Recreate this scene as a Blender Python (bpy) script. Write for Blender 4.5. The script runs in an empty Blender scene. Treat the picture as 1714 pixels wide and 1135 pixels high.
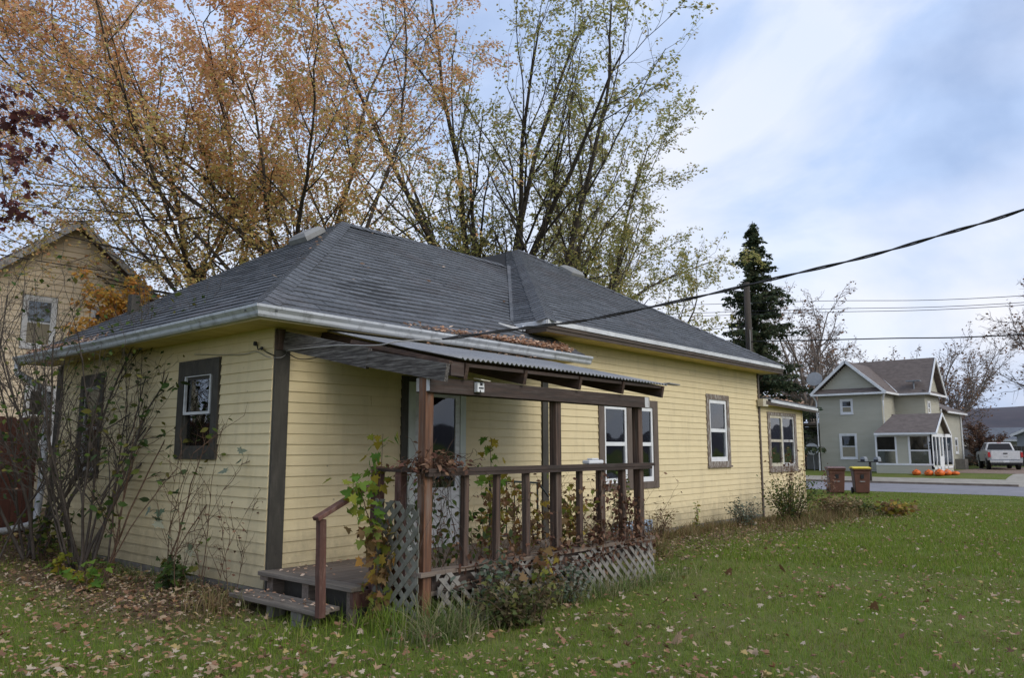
import bpy, math, random
import numpy as np
from mathutils import Vector, Matrix
rnd = random.Random(7)
RN = np.random.default_rng(11)
S = bpy.context.scene
COL = S.collection
R = math.radians

# ------------------------------------------------------------------ camera, light, exposure
cam = bpy.data.cameras.new('camera'); camo = bpy.data.objects.new('camera', cam); COL.objects.link(camo)
cam.sensor_width = 36.0; cam.lens = 36.0*1310/1714; cam.clip_end = 4000; cam.clip_start = 0.05
CAM = Vector((-4.40, -6.99, 1.45)); camo.location = CAM
camo.rotation_euler = (R(90+7.97), 0, R(40.8-90)); S.camera = camo
cam.dof.use_dof = False

SUN_EL, SUN_AZ = 36.0, math.atan2(-0.95, -0.04)     # direction from the scene towards the sun (low, behind the camera)
W = bpy.data.worlds.new('World'); S.world = W; W.use_nodes = True
def build_world():
    nt = W.node_tree; nt.nodes.clear(); N = nt.nodes.new; L = nt.links.new
    out = N('ShaderNodeOutputWorld'); bg = N('ShaderNodeBackground')
    sky = N('ShaderNodeTexSky'); sky.sky_type = 'NISHITA'; sky.sun_disc = False
    sky.sun_elevation = R(SUN_EL); sky.sun_rotation = math.pi/2 - SUN_AZ
    sky.air_density = 1.3; sky.dust_density = 2.0; sky.ozone_density = 1.5
    tc = N('ShaderNodeTexCoord'); mp = N('ShaderNodeMapping'); mp.inputs['Scale'].default_value = (1.0, 1.0, 1.9)
    mp.inputs['Location'].default_value = (5.3, 1.4, 0.2)
    L(tc.outputs['Generated'], mp.inputs['Vector'])
    n1 = N('ShaderNodeTexNoise'); n1.inputs['Scale'].default_value = 2.4; n1.inputs['Detail'].default_value = 7; n1.inputs['Roughness'].default_value = .52
    n1.inputs['Distortion'].default_value = .35
    n2 = N('ShaderNodeTexNoise'); n2.inputs['Scale'].default_value = 3.0; n2.inputs['Detail'].default_value = 4
    L(mp.outputs[0], n1.inputs['Vector']); L(mp.outputs[0], n2.inputs['Vector'])
    sep = N('ShaderNodeSeparateXYZ'); L(tc.outputs['Generated'], sep.inputs[0])
    # cloud brightness: grey-blue veils to warm white banks
    r1 = N('ShaderNodeValToRGB'); e = r1.color_ramp.elements
    e[0].position = .38; e[0].color = (.25, .335, .52, 1); e[1].position = .61; e[1].color = (.53, .58, .69, 1)
    m = e.new(.50); m.color = (.35, .445, .64, 1)
    L(n1.outputs['Fac'], r1.inputs[0])
    # whiter near the horizon, soft
    hz = N('ShaderNodeMapRange'); hz.inputs['From Min'].default_value = -.02; hz.inputs['From Max'].default_value = .62
    hz.inputs['To Min'].default_value = .80; hz.inputs['To Max'].default_value = 0
    L(sep.outputs['Z'], hz.inputs['Value'])
    nm = N('ShaderNodeMath'); nm.operation = 'MULTIPLY_ADD'; nm.inputs[1].default_value = 5.0; nm.inputs[2].default_value = -1.9
    L(n2.outputs['Fac'], nm.inputs[0])
    mm = N('ShaderNodeMath'); mm.operation = 'MULTIPLY'; mm.use_clamp = True
    L(hz.outputs[0], mm.inputs[0]); L(nm.outputs[0], mm.inputs[1])
    mx = N('ShaderNodeMixRGB'); mx.inputs['Color2'].default_value = (.67, .65, .68, 1)
    L(mm.outputs[0], mx.inputs['Fac']); L(r1.outputs[0], mx.inputs['Color1'])
    # the clear-sky blue of the Nishita sky shows through the veil
    sc = N('ShaderNodeMixRGB'); sc.blend_type = 'MULTIPLY'; sc.inputs['Fac'].default_value = 1; sc.inputs['Color2'].default_value = (.10, .10, .10, 1)
    L(sky.outputs[0], sc.inputs['Color1'])
    m2 = N('ShaderNodeMixRGB'); m2.inputs['Fac'].default_value = .86
    L(sc.outputs[0], m2.inputs['Color1']); L(mx.outputs[0], m2.inputs['Color2'])
    L(m2.outputs[0], bg.inputs['Color']); bg.inputs['Strength'].default_value = 1.0
    L(bg.outputs[0], out.inputs['Surface'])
build_world()
sl = bpy.data.lights.new('sun', 'SUN'); sl.energy = 1.2; sl.angle = R(38); sl.color = (1, .94, .84)
so = bpy.data.objects.new('sun', sl); COL.objects.link(so)
sd = Vector((math.cos(SUN_AZ)*math.cos(R(SUN_EL)), math.sin(SUN_AZ)*math.cos(R(SUN_EL)), math.sin(R(SUN_EL))))
so.rotation_euler = sd.to_track_quat('Z', 'Y').to_euler(); so.location = (0, -30, 40)
S.view_settings.view_transform = 'Standard'; S.view_settings.look = 'None'
S.view_settings.gamma = 1; S.view_settings.exposure = 0.72; S.view_settings.use_curve_mapping = False
S.cycles.max_bounces = 6; S.cycles.diffuse_bounces = 3; S.cycles.glossy_bounces = 3; S.cycles.transparent_max_bounces = 12
S.cycles.transmission_bounces = 4; S.cycles.caustics_reflective = False; S.cycles.caustics_refractive = False

# ------------------------------------------------------------------ materials
M = {}
def nodes(name):
    m = bpy.data.materials.new(name); m.use_nodes = True; nt = m.node_tree
    return m, nt, nt.nodes['Principled BSDF'], nt.nodes.new, nt.links.new
def mat(name, c1, c2=None, rough=.8, scale=(6, 6, 6), detail=5, rand=.0, bump=0., metal=0, spec=.3, lo=.35, hi=.65,
        dirt=None, dscale=(1.5, 1.5, 1.5), damt=.4, bscale=None):
    m, nt, b, N, L = nodes(name)
    c2 = c2 or tuple(x*.85 for x in c1)
    tc = N('ShaderNodeTexCoord'); mp = N('ShaderNodeMapping'); mp.inputs['Scale'].default_value = scale
    L(tc.outputs['Object'], mp.inputs['Vector'])
    n = N('ShaderNodeTexNoise'); n.inputs['Scale'].default_value = 1; n.inputs['Detail'].default_value = detail; n.inputs['Roughness'].default_value = .62
    if rand:
        oi = N('ShaderNodeObjectInfo'); ad = N('ShaderNodeVectorMath'); ad.operation = 'MULTIPLY_ADD'
        ad.inputs[1].default_value = (1, 1, 1); cb = N('ShaderNodeMath'); cb.operation = 'MULTIPLY'; cb.inputs[1].default_value = 37
        L(oi.outputs['Random'], cb.inputs[0]); L(mp.outputs[0], ad.inputs[0]); L(cb.outputs[0], ad.inputs[2]); L(ad.outputs[0], n.inputs['Vector'])
    else: L(mp.outputs[0], n.inputs['Vector'])
    r = N('ShaderNodeValToRGB'); r.color_ramp.elements[0].position = lo; r.color_ramp.elements[1].position = hi
    r.color_ramp.elements[0].color = (*c1, 1); r.color_ramp.elements[1].color = (*c2, 1); L(n.outputs['Fac'], r.inputs[0])
    col = r.outputs[0]
    if dirt:
        mp2 = N('ShaderNodeMapping'); mp2.inputs['Scale'].default_value = dscale; L(tc.outputs['Object'], mp2.inputs['Vector'])
        n2 = N('ShaderNodeTexNoise'); n2.inputs['Scale'].default_value = 1; n2.inputs['Detail'].default_value = 8; n2.inputs['Roughness'].default_value = .7
        L(mp2.outputs[0], n2.inputs['Vector'])
        mr = N('ShaderNodeMapRange'); mr.inputs['From Min'].default_value = .5; mr.inputs['From Max'].default_value = .72
        mr.inputs['To Min'].default_value = 0; mr.inputs['To Max'].default_value = damt; L(n2.outputs['Fac'], mr.inputs['Value'])
        mx = N('ShaderNodeMixRGB'); mx.inputs['Color2'].default_value = (*dirt, 1); L(mr.outputs[0], mx.inputs['Fac']); L(col, mx.inputs['Color1']); col = mx.outputs[0]
    if rand:
        g = N('ShaderNodeNewGeometry'); a = N('ShaderNodeMath'); a.operation = 'ADD'; L(oi.outputs['Random'], a.inputs[0]); L(g.outputs['Random Per Island'], a.inputs[1])
        f = N('ShaderNodeMath'); f.operation = 'FRACT'; L(a.outputs[0], f.inputs[0])
        mr2 = N('ShaderNodeMapRange'); mr2.inputs['To Min'].default_value = 1-rand; mr2.inputs['To Max'].default_value = 1+rand; L(f.outputs[0], mr2.inputs['Value'])
        hs = N('ShaderNodeHueSaturation'); L(mr2.outputs[0], hs.inputs['Value']); L(col, hs.inputs['Color']); col = hs.outputs[0]
    L(col, b.inputs['Base Color'])
    b.inputs['Roughness'].default_value = rough; b.inputs['Metallic'].default_value = metal
    b.inputs['Specular IOR Level'].default_value = spec
    if bump:
        bp = N('ShaderNodeBump'); bp.inputs['Strength'].default_value = bump; bp.inputs['Distance'].default_value = .01
        if bscale:
            mp3 = N('ShaderNodeMapping'); mp3.inputs['Scale'].default_value = bscale; L(tc.outputs['Object'], mp3.inputs['Vector'])
            n3 = N('ShaderNodeTexNoise'); n3.inputs['Scale'].default_value = 1; n3.inputs['Detail'].default_value = 4; L(mp3.outputs[0], n3.inputs['Vector']); L(n3.outputs['Fac'], bp.inputs['Height'])
        else: L(n.outputs['Fac'], bp.inputs['Height'])
        L(bp.outputs[0], b.inputs['Normal'])
    M[name] = m; return m
def matleaf(name, cols, trans=.35, rough=.7):
    m, nt, b, N, L = nodes(name)
    g = N('ShaderNodeNewGeometry'); oi = N('ShaderNodeObjectInfo'); a = N('ShaderNodeMath'); a.operation = 'ADD'
    L(oi.outputs['Random'], a.inputs[0]); L(g.outputs['Random Per Island'], a.inputs[1])
    f = N('ShaderNodeMath'); f.operation = 'FRACT'; L(a.outputs[0], f.inputs[0])
    r = N('ShaderNodeValToRGB'); r.color_ramp.interpolation = 'CONSTANT'; e = r.color_ramp.elements
    for i, c in enumerate(cols):
        q = e[0] if i == 0 else (e[1] if i == 1 else e.new(i/len(cols)))
        q.position = i/len(cols); q.color = (*c, 1)
    L(f.outputs[0], r.inputs[0]); L(r.outputs[0], b.inputs['Base Color']); b.inputs['Roughness'].default_value = rough
    b.inputs['Specular IOR Level'].default_value = .2
    tr = N('ShaderNodeBsdfTranslucent'); L(r.outputs[0], tr.inputs['Color']); mx = N('ShaderNodeMixShader'); mx.inputs[0].default_value = trans
    L(b.outputs[0], mx.inputs[1]); L(tr.outputs[0], mx.inputs[2]); L(mx.outputs[0], nt.nodes['Material Output'].inputs['Surface'])
    M[name] = m; return m
def matglass(name, tint=(.75, .8, .8), boost=1.0):
    m, nt, b, N, L = nodes(name)
    nt.nodes.remove(b); t = N('ShaderNodeBsdfTransparent'); t.inputs[0].default_value = (*tint, 1)
    g = N('ShaderNodeBsdfGlossy'); g.inputs['Roughness'].default_value = .03; g.inputs['Color'].default_value = (.9, .95, 1, 1)
    tc = N('ShaderNodeTexCoord'); n = N('ShaderNodeTexNoise'); n.inputs['Scale'].default_value = 1.6; n.inputs['Detail'].default_value = 1; L(tc.outputs['Object'], n.inputs['Vector'])
    bp = N('ShaderNodeBump'); bp.inputs['Strength'].default_value = .15; bp.inputs['Distance'].default_value = .05; L(n.outputs['Fac'], bp.inputs['Height']); L(bp.outputs[0], g.inputs['Normal'])
    fr = N('ShaderNodeFresnel'); fr.inputs['IOR'].default_value = 1.5
    mu = N('ShaderNodeMath'); mu.operation = 'MULTIPLY'; mu.inputs[1].default_value = boost; mu.use_clamp = True; L(fr.outputs[0], mu.inputs[0])
    mx = N('ShaderNodeMixShader'); L(mu.outputs[0], mx.inputs[0]); L(t.outputs[0], mx.inputs[1]); L(g.outputs[0], mx.inputs[2])
    L(mx.outputs[0], nt.nodes['Material Output'].inputs['Surface']); M[name] = m; return m

mat('siding', (.68, .57, .345), (.64, .53, .315), rough=.62, scale=(3, 3, 9), rand=.035, dirt=(.36, .30, .19), dscale=(5, 5, .9), damt=.32, bump=.05, bscale=(25, 25, 25))
mat('siding_far', (.80, .68, .50), (.74, .62, .45), rough=.65, scale=(2, 2, 3), rand=.03)
def splash():
    m = M['siding']; nt = m.node_tree; N = nt.nodes.new; L = nt.links.new; b = nt.nodes['Principled BSDF']; src = b.inputs['Base Color'].links[0].from_socket
    tc = N('ShaderNodeTexCoord'); sp = N('ShaderNodeSeparateXYZ'); L(tc.outputs['Object'], sp.inputs[0]); n = N('ShaderNodeTexNoise'); n.inputs['Scale'].default_value = 5; n.inputs['Detail'].default_value = 8; n.inputs['Roughness'].default_value = .7; L(tc.outputs['Object'], n.inputs['Vector'])
    ma = N('ShaderNodeMath'); ma.operation = 'MULTIPLY_ADD'; ma.inputs[1].default_value = -1.1; L(n.outputs['Fac'], ma.inputs[0]); L(sp.outputs['Z'], ma.inputs[2])
    mr = N('ShaderNodeMapRange'); mr.inputs['From Min'].default_value = .02; mr.inputs['From Max'].default_value = -.42; mr.inputs['To Max'].default_value = .55; L(ma.outputs[0], mr.inputs['Value'])
    mx = N('ShaderNodeMixRGB'); mx.inputs['Color2'].default_value = (.20, .17, .11, 1); L(mr.outputs[0], mx.inputs['Fac']); L(src, mx.inputs['Color1'])
    # sparse nail heads, knots and paint chips
    v = N('ShaderNodeTexVoronoi'); v.inputs['Scale'].default_value = 3.1; L(tc.outputs['Object'], v.inputs['Vector']); c = N('ShaderNodeMapRange'); c.inputs['From Min'].default_value = .045; c.inputs['From Max'].default_value = .025; c.inputs['To Max'].default_value = .6; L(v.outputs['Distance'], c.inputs['Value'])
    m2 = N('ShaderNodeMixRGB'); m2.inputs['Color2'].default_value = (.20, .16, .12, 1); L(c.outputs[0], m2.inputs['Fac']); L(mx.outputs[0], m2.inputs['Color1']); L(m2.outputs[0], b.inputs['Base Color'])
splash()
mat('soffit_paint', (.60, .50, .17), (.48, .38, .11), rough=.7, scale=(1.5, 6, 3), dirt=(.28, .22, .10), dscale=(3, 3, 3), damt=.5)
mat('shell', (.30, .27, .2), rough=.9)
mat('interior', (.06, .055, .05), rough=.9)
mat('dark_trim', (.060, .055, .045), (.042, .038, .032), rough=.6, scale=(20, 20, 4), dirt=(.14, .12, .10), dscale=(20, 20, 5), damt=.35, bump=.1)
mat('brown_trim', (.135, .105, .085), (.10, .076, .06), rough=.6, scale=(20, 20, 4), dirt=(.07, .05, .04), dscale=(8, 8, 8), damt=.4)
mat('peeling_trim', (.16, .125, .10), (.36, .34, .31), rough=.8, scale=(30, 30, 8), lo=.5, hi=.6, bump=.3)
mat('fascia_brown', (.085, .062, .045), (.055, .042, .032), rough=.6, scale=(3, 3, 20))
mat('white_metal', (.62, .63, .64), (.48, .49, .50), rough=.45, scale=(3, 3, 12), dirt=(.20, .19, .17), dscale=(5, 5, 10), damt=.6, spec=.5)
mat('gutter', (.50, .52, .55), (.38, .40, .42), rough=.5, scale=(2, 2, 25), dirt=(.10, .10, .10), dscale=(9, 9, 4), damt=.75, spec=.5)
mat('white_paint', (.72, .73, .74), (.64, .65, .66), rough=.5, scale=(4, 4, 4), dirt=(.4, .38, .34), dscale=(6, 6, 6), damt=.3)
mat('door_paint', (.56, .60, .56), (.48, .52, .49), rough=.5, scale=(4, 4, 4), dirt=(.30, .28, .24), dscale=(5, 5, 3), damt=.4)
mat('cream_frame', (.56, .52, .40), (.42, .38, .30), rough=.7, scale=(10, 10, 10), dirt=(.25, .22, .2), dscale=(14, 14, 14), damt=.6)
mat('worn_white', (.50, .50, .50), (.26, .24, .22), rough=.8, scale=(16, 16, 5), lo=.45, hi=.6, bump=.2)
mat('shingle', (.135, .143, .156), (.084, .090, .100), rough=.92, scale=(22, 22, 22), rand=.15, dirt=(.11, .095, .095), dscale=(1.2, 1.2, 1.2), damt=.5, bump=.35, bscale=(160, 160, 160), spec=.15)
mat('roof_deck', (.03, .032, .035), rough=.95)
mat('wood_dark_z', (.042, .030, .025), (.115, .072, .052), rough=.8, lo=.38, hi=.66, scale=(34, 34, 2.0), rand=.15, dirt=(.17, .135, .11), dscale=(26, 26, 1.2), damt=.95, bump=.6)
mat('wood_dark_x', (.060, .040, .032), (.034, .026, .022), rough=.8, scale=(2.2, 28, 28), rand=.15, dirt=(.12, .10, .09), dscale=(3, 40, 40), damt=.5, bump=.5)
mat('wood_dark_y', (.075, .042, .028), (.036, .026, .022), rough=.8, scale=(28, 2.2, 28), rand=.2, dirt=(.15, .11, .08), dscale=(40, 3, 40), damt=.5, bump=.5)
mat('wood_fresh_z', (.20, .095, .05), (.085, .045, .03), rough=.8, scale=(34, 34, 2), rand=.1, dirt=(.20, .165, .14), dscale=(14, 14, 1.5), damt=1.0, bump=.5)
mat('wood_red', (.125, .058, .044), (.075, .038, .030), rough=.65, scale=(25, 25, 2.5), rand=.1, dirt=(.30, .22, .18), dscale=(20, 20, 6), damt=.35, bump=.3)
mat('wood_weathered_y', (.050, .043, .040), (.20, .185, .17), rough=.9, scale=(70, 4.0, 70), lo=.42, hi=.68, dirt=(.03, .026, .025), dscale=(6, 3, 9), damt=.8, bump=.8)
mat('wood_grey_y', (.25, .215, .175), (.12, .10, .084), rough=.9, scale=(40, 2.0, 40), rand=.18, lo=.3, hi=.7, bump=.8)
mat('wood_grey_x', (.24, .19, .15), (.12, .095, .078), rough=.9, scale=(2.0, 40, 40), rand=.18, lo=.3, hi=.7, bump=.7)
mat('lattice_wood', (.24, .225, .20), (.135, .125, .11), rough=.9, scale=(14, 14, 14), rand=.22, lo=.3, hi=.7, bump=.4)
mat('lattice_green', (.20, .195, .165), (.115, .115, .09), rough=.9, scale=(14, 14, 14), rand=.2, lo=.3, hi=.7, bump=.4)
mat('corrugated', (.25, .255, .265), (.16, .163, .17), rough=.5, scale=(3, 14, 3), dirt=(.10, .09, .085), dscale=(6, 3, 6), damt=.6, spec=.4)
mat('vent_grey', (.26, .26, .25), (.20, .20, .195), rough=.6)
mat('concrete', (.20, .185, .165), (.13, .12, .105), rough=.95, scale=(9, 9, 9), dirt=(.07, .065, .055), dscale=(3, 3, 3), damt=.6, bump=.5)
mat('black_metal', (.018, .028, .025), rough=.5, spec=.5)
mat('cable_black', (.02, .02, .022), rough=.6)
mat('cable_grey', (.30, .29, .28), rough=.6)
mat('curtain', (.72, .74, .74), (.55, .57, .57), rough=.9, scale=(14, 14, .5), lo=.4, hi=.6)
mat('bark', (.085, .070, .056), (.040, .033, .027), rough=.95, scale=(16, 16, 3), bump=.6)
mat('bark_grey', (.095, .078, .066), (.05, .042, .036), rough=.95, scale=(25, 25, 4), bump=.3)
mat('bark_bare', (.22, .18, .155), (.14, .115, .10), rough=.95, scale=(8, 8, 2))
mat('stem_brown', (.12, .072, .045), (.065, .042, .03), rough=.9, scale=(20, 20, 20))
mat('green_siding', (.42, .405, .33), (.385, .37, .30), rough=.6, scale=(1, 1, 4), rand=.02)
mat('brown_roof', (.165, .135, .12), (.115, .093, .083), rough=.9, scale=(3, 3, 9), rand=.05, bump=.2)
mat('red_brown_roof', (.10, .062, .055), (.07, .045, .04), rough=.9, scale=(3, 3, 9))
mat('asphalt', (.25, .24, .25), (.20, .19, .20), rough=.9, scale=(1.3, .3, 1), dirt=(.13, .13, .14), dscale=(.5, 2.5, 1), damt=.5)
mat('pavement', (.36, .325, .27), (.28, .25, .205), rough=.9, scale=(2, 2, 2))
mat('kerb', (.23, .19, .15), (.15, .12, .095), rough=.9, scale=(3, 3, 3))
mat('gravel', (.25, .175, .13), (.17, .12, .09), rough=.95, scale=(4, 4, 4))
mat('bin_brown', (.125, .050, .033), (.10, .042, .028), rough=.5, scale=(4, 4, 4), spec=.4)
mat('bin_yellow', (.65, .50, .03), rough=.5)
mat('bin_lid', (.16, .085, .065), rough=.5)
mat('rubber', (.018, .018, .018), rough=.8)
mat('truck_silver', (.42, .43, .44), (.38, .39, .40), rough=.35, metal=.3, spec=.5)
mat('truck_white', (.66, .66, .66), rough=.35, spec=.5)
mat('chrome', (.55, .55, .55), rough=.25, metal=.8)
mat('red_lens', (.45, .02, .02), rough=.3, spec=.5)
mat('dark_plastic', (.02, .02, .022), rough=.5)
mat('pumpkin_orange', (.72, .16, .025), (.60, .12, .02), rough=.45, scale=(7, 7, 7))
mat('fence_red', (.085, .032, .021), (.055, .023, .017), rough=.85, scale=(30, 30, 2), rand=.15, bump=.3)
mat('pole_wood', (.075, .062, .052), (.045, .038, .032), rough=.95, scale=(14, 14, 1), bump=.4)
mat('dish_grey', (.25, .27, .29), rough=.6)
mat('grey_siding', (.24, .26, .29), (.20, .22, .25), rough=.7, scale=(1, 1, 6))
mat('grey_roof', (.15, .16, .18), (.11, .12, .135), rough=.9, scale=(2, 2, 5))
mat('hill_wood', (.085, .072, .080), (.060, .056, .066), rough=1, scale=(.05, .05, .15), detail=9)
mat('dark_void', (.008, .008, .008), rough=1)
mat('crate_blue', (.42, .50, .60), (.25, .30, .36), rough=.6, scale=(15, 15, 15), lo=.4, hi=.6)
mat('far_grey_wall', (.45, .44, .43), rough=.8)
matglass('glass', boost=1.6); matglass('glass_far', (.60, .63, .65), boost=1.2); matglass('storm_glass', (.62, .66, .68), boost=2.2)
matleaf('leaf_maple', [(.80, .46, .24), (.72, .39, .20), (.82, .52, .26), (.68, .42, .22), (.76, .49, .22), (.80, .41, .22)], trans=0.5)
matleaf('leaf_maple_low', [(.68, .52, .19), (.58, .49, .18), (.74, .53, .20), (.50, .46, .17), (.70, .44, .19), (.62, .51, .18)], trans=0.5)
matleaf('leaf_elm', [(.44, .42, .14), (.38, .38, .13), (.52, .44, .16), (.30, .32, .11), (.44, .35, .15)], trans=0.5)
matleaf('leaf_oak', [(.13, .045, .042), (.09, .035, .035), (.18, .065, .05), (.11, .05, .045)], trans=0.4)
matleaf('leaf_yellow', [(.62, .37, .08), (.56, .31, .07), (.46, .32, .07), (.58, .27, .08)], trans=0.5)
matleaf('leaf_green', [(.045, .085, .018), (.07, .11, .022), (.10, .125, .025), (.16, .15, .035), (.05, .075, .03)])
matleaf('leaf_fresh', [(.10, .20, .03), (.16, .25, .04), (.25, .27, .04), (.30, .24, .03)], trans=.45)
matleaf('leaf_turning', [(.24, .25, .045), (.36, .27, .05), (.34, .19, .05), (.20, .13, .05), (.16, .20, .04), (.22, .12, .06), (.30, .20, .10)], trans=0.45)
matleaf('leaf_dead', [(.13, .065, .04), (.09, .045, .03), (.19, .11, .07), (.11, .05, .035), (.22, .13, .08)], trans=.2)
matleaf('leaf_darkbush', [(.06, .085, .028), (.09, .115, .035), (.12, .095, .045), (.07, .065, .03), (.17, .17, .05), (.11, .085, .045), (.20, .16, .09)], trans=0.35)
matleaf('leaf_greyplant', [(.14, .17, .13), (.10, .13, .09), (.20, .21, .16), (.07, .10, .06)], trans=.3)
matleaf('leaf_bare', [(.26, .15, .09), (.20, .11, .07), (.17, .12, .08)])
matleaf('leaf_redshrub', [(.22, .12, .08), (.17, .10, .07), (.24, .15, .09)])
matleaf('needles', [(.060, .085, .042), (.04, .062, .034), (.08, .10, .05), (.10, .105, .055)], trans=0.35)
matleaf('litter', [(.34, .25, .17), (.24, .13, .075), (.30, .20, .12), (.17, .095, .055), (.42, .34, .25), (.34, .25, .10), (.25, .135, .07), (.33, .24, .15)], trans=0.1)
matleaf('litter_dark', [(.17, .105, .065), (.11, .07, .045), (.22, .145, .09), (.085, .055, .035), (.14, .08, .05), (.30, .22, .15)], trans=0.1)
matleaf('litter_roof', [(.68, .46, .32), (.56, .34, .22), (.74, .56, .42), (.46, .26, .16)], trans=.2)
matleaf('blade', [(.155, .235, .027), (.185, .265, .034), (.125, .20, .023), (.215, .265, .046), (.165, .245, .029), (.27, .24, .09)], trans=0.35)
matleaf('blade_long', [(.11, .17, .045), (.15, .20, .06), (.26, .25, .12), (.08, .12, .03), (.32, .28, .16)], trans=0.35)
matleaf('blade_dry', [(.25, .19, .09), (.19, .15, .06), (.12, .13, .04), (.30, .22, .12), (.15, .09, .045)], trans=.3, rough=.6)

# ------------------------------------------------------------------ mesh helpers
class MB:
    def __init__(s): s.v = []; s.f = []
    def add(s, vs, fs):
        o = len(s.v); s.v += [tuple(v) for v in vs]; s.f += [tuple(i+o for i in f) for f in fs]; return s
    def box(s, x0, x1, y0, y1, z0, z1):
        return s.add([(x0, y0, z0), (x1, y0, z0), (x1, y1, z0), (x0, y1, z0), (x0, y0, z1), (x1, y0, z1), (x1, y1, z1), (x0, y1, z1)],
                     [(0, 3, 2, 1), (4, 5, 6, 7), (0, 1, 5, 4), (1, 2, 6, 5), (2, 3, 7, 6), (3, 0, 4, 7)])
    def beam(s, a, b, w, h, up=(0, 0, 1)):
        a = Vector(a); b = Vector(b); d = (b-a).normalized(); u = Vector(up); sd = d.cross(u).normalized(); u = sd.cross(d).normalized()
        vs = []
        for p in (a, b):
            for i, j in ((-1, -1), (1, -1), (1, 1), (-1, 1)): vs.append(p+sd*(i*w/2)+u*(j*h/2))
        return s.add(vs, [(0, 1, 2, 3), (7, 6, 5, 4), (0, 4, 5, 1), (1, 5, 6, 2), (2, 6, 7, 3), (3, 7, 4, 0)])
    def prism(s, poly, off):
        n = len(poly); off = Vector(off); vs = [Vector(p) for p in poly]+[Vector(p)+off for p in poly]
        return s.add(vs, [tuple(range(n-1, -1, -1)), tuple(range(n, 2*n))]+[(i, (i+1) % n, n+(i+1) % n, n+i) for i in range(n)])
    def tube(s, pts, r, k=8):
        n = len(pts); P = [Vector(p) for p in pts]; rr = r if isinstance(r, (list, tuple)) else [r]*n
        T = []
        for i in range(n): T.append((P[min(i+1, n-1)]-P[max(i-1, 0)]).normalized())
        ref = Vector((0, 0, 1)) if abs(T[0].z) < .8 else Vector((1, 0, 0)); vs = []
        for i in range(n):
            a = T[i].cross(ref); a = a.normalized() if a.length > 1e-4 else Vector((0, 1, 0)); b = T[i].cross(a)
            for j in range(k):
                q = 2*math.pi*j/k; vs.append(P[i]+a*(math.cos(q)*rr[i])+b*(math.sin(q)*rr[i]))
        fs = [(i*k+j, i*k+(j+1) % k, (i+1)*k+(j+1) % k, (i+1)*k+j) for i in range(n-1) for j in range(k)]
        fs += [tuple(range(k-1, -1, -1)), tuple(range((n-1)*k, n*k))]
        return s.add(vs, fs)
    def lathe(s, prof, c=(0, 0, 0), k=16):
        vs = []; c = Vector(c)
        for r, z in prof:
            for j in range(k): q = 2*math.pi*j/k; vs.append(c+Vector((r*math.cos(q), r*math.sin(q), z)))
        n = len(prof)
        fs = [(i*k+j, i*k+(j+1) % k, (i+1)*k+(j+1) % k, (i+1)*k+j) for i in range(n-1) for j in range(k)]
        fs += [tuple(range(k-1, -1, -1)), tuple(range((n-1)*k, n*k))]
        return s.add(vs, fs)
    def mesh(s, name, m, smooth=False):
        me = bpy.data.meshes.new(name); me.from_pydata(s.v, [], s.f); me.materials.append(M[m])
        if smooth: me.shade_smooth()
        me.update(); return me
    def build(s, name, m, parent=None, kind=None, label=None, smooth=False, bevel=0):
        o = bpy.data.objects.new(name, s.mesh(name, m, smooth)); COL.objects.link(o); o.parent = parent
        if kind: o['kind'] = kind
        if label: o['label'] = label
        if bevel:
            md = o.modifiers.new('bevel', 'BEVEL'); md.width = bevel; md.segments = 1; md.limit_method = 'ANGLE'
        return o
def tag(o, label, cat, group=None, kind=None):
    o['label'] = label; o['category'] = cat
    if group: o['group'] = group
    if kind: o['kind'] = kind
    return o
def empty(name, label, cat, loc=(0, 0, 0), group=None):
    o = bpy.data.objects.new(name, None); COL.objects.link(o); o.location = loc; o.empty_display_size = .2
    return tag(o, label, cat, group)
def npmesh(name, V, F, m, parent=None, kind=None, smooth=False):
    """V (n,3), F (m,3|4) numpy -> object"""
    me = bpy.data.meshes.new(name); V = np.ascontiguousarray(V, np.float32); F = np.ascontiguousarray(F, np.int32)
    me.vertices.add(len(V)); me.vertices.foreach_set('co', V.ravel())
    k = F.shape[1]; me.loops.add(F.size); me.loops.foreach_set('vertex_index', F.ravel())
    me.polygons.add(len(F)); me.polygons.foreach_set('loop_start', np.arange(0, F.size, k, dtype=np.int32))
    try: me.polygons.foreach_set('loop_total', np.full(len(F), k, np.int32))
    except Exception: pass
    me.materials.append(M[m]); me.update(calc_edges=True)
    if smooth: me.shade_smooth()
    o = bpy.data.objects.new(name, me); COL.objects.link(o); o.parent = parent
    if kind: o['kind'] = kind
    return o
def linkcopy(name, me, mtx, parent=None):
    o = bpy.data.objects.new(name, me); COL.objects.link(o); o.parent = parent; o.matrix_basis = mtx; return o

def ground_z(x, y):
    x = np.asarray(x, float); y = np.asarray(y, float)
    def ss(t): t = np.clip(t, 0, 1); return t*t*(3-2*t)
    z = -.35*ss((x-13)/13) + .42*ss((x-40)/5)
    z = z + .24*ss((y-2.8)/3.0)*ss((2.0-x)/3.0) - .05*ss((-y-1.0)/3)
    z = z - .09*np.exp(-((x+.55)/.75)**2-((y+1.0)/.75)**2)
    z = z + .015*np.sin(x*1.3+y*.7)*np.cos(y*1.1-x*.4)*(1-ss((x-18)/6))
    return z
def gz(x, y): return float(ground_z(x, y))

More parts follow.
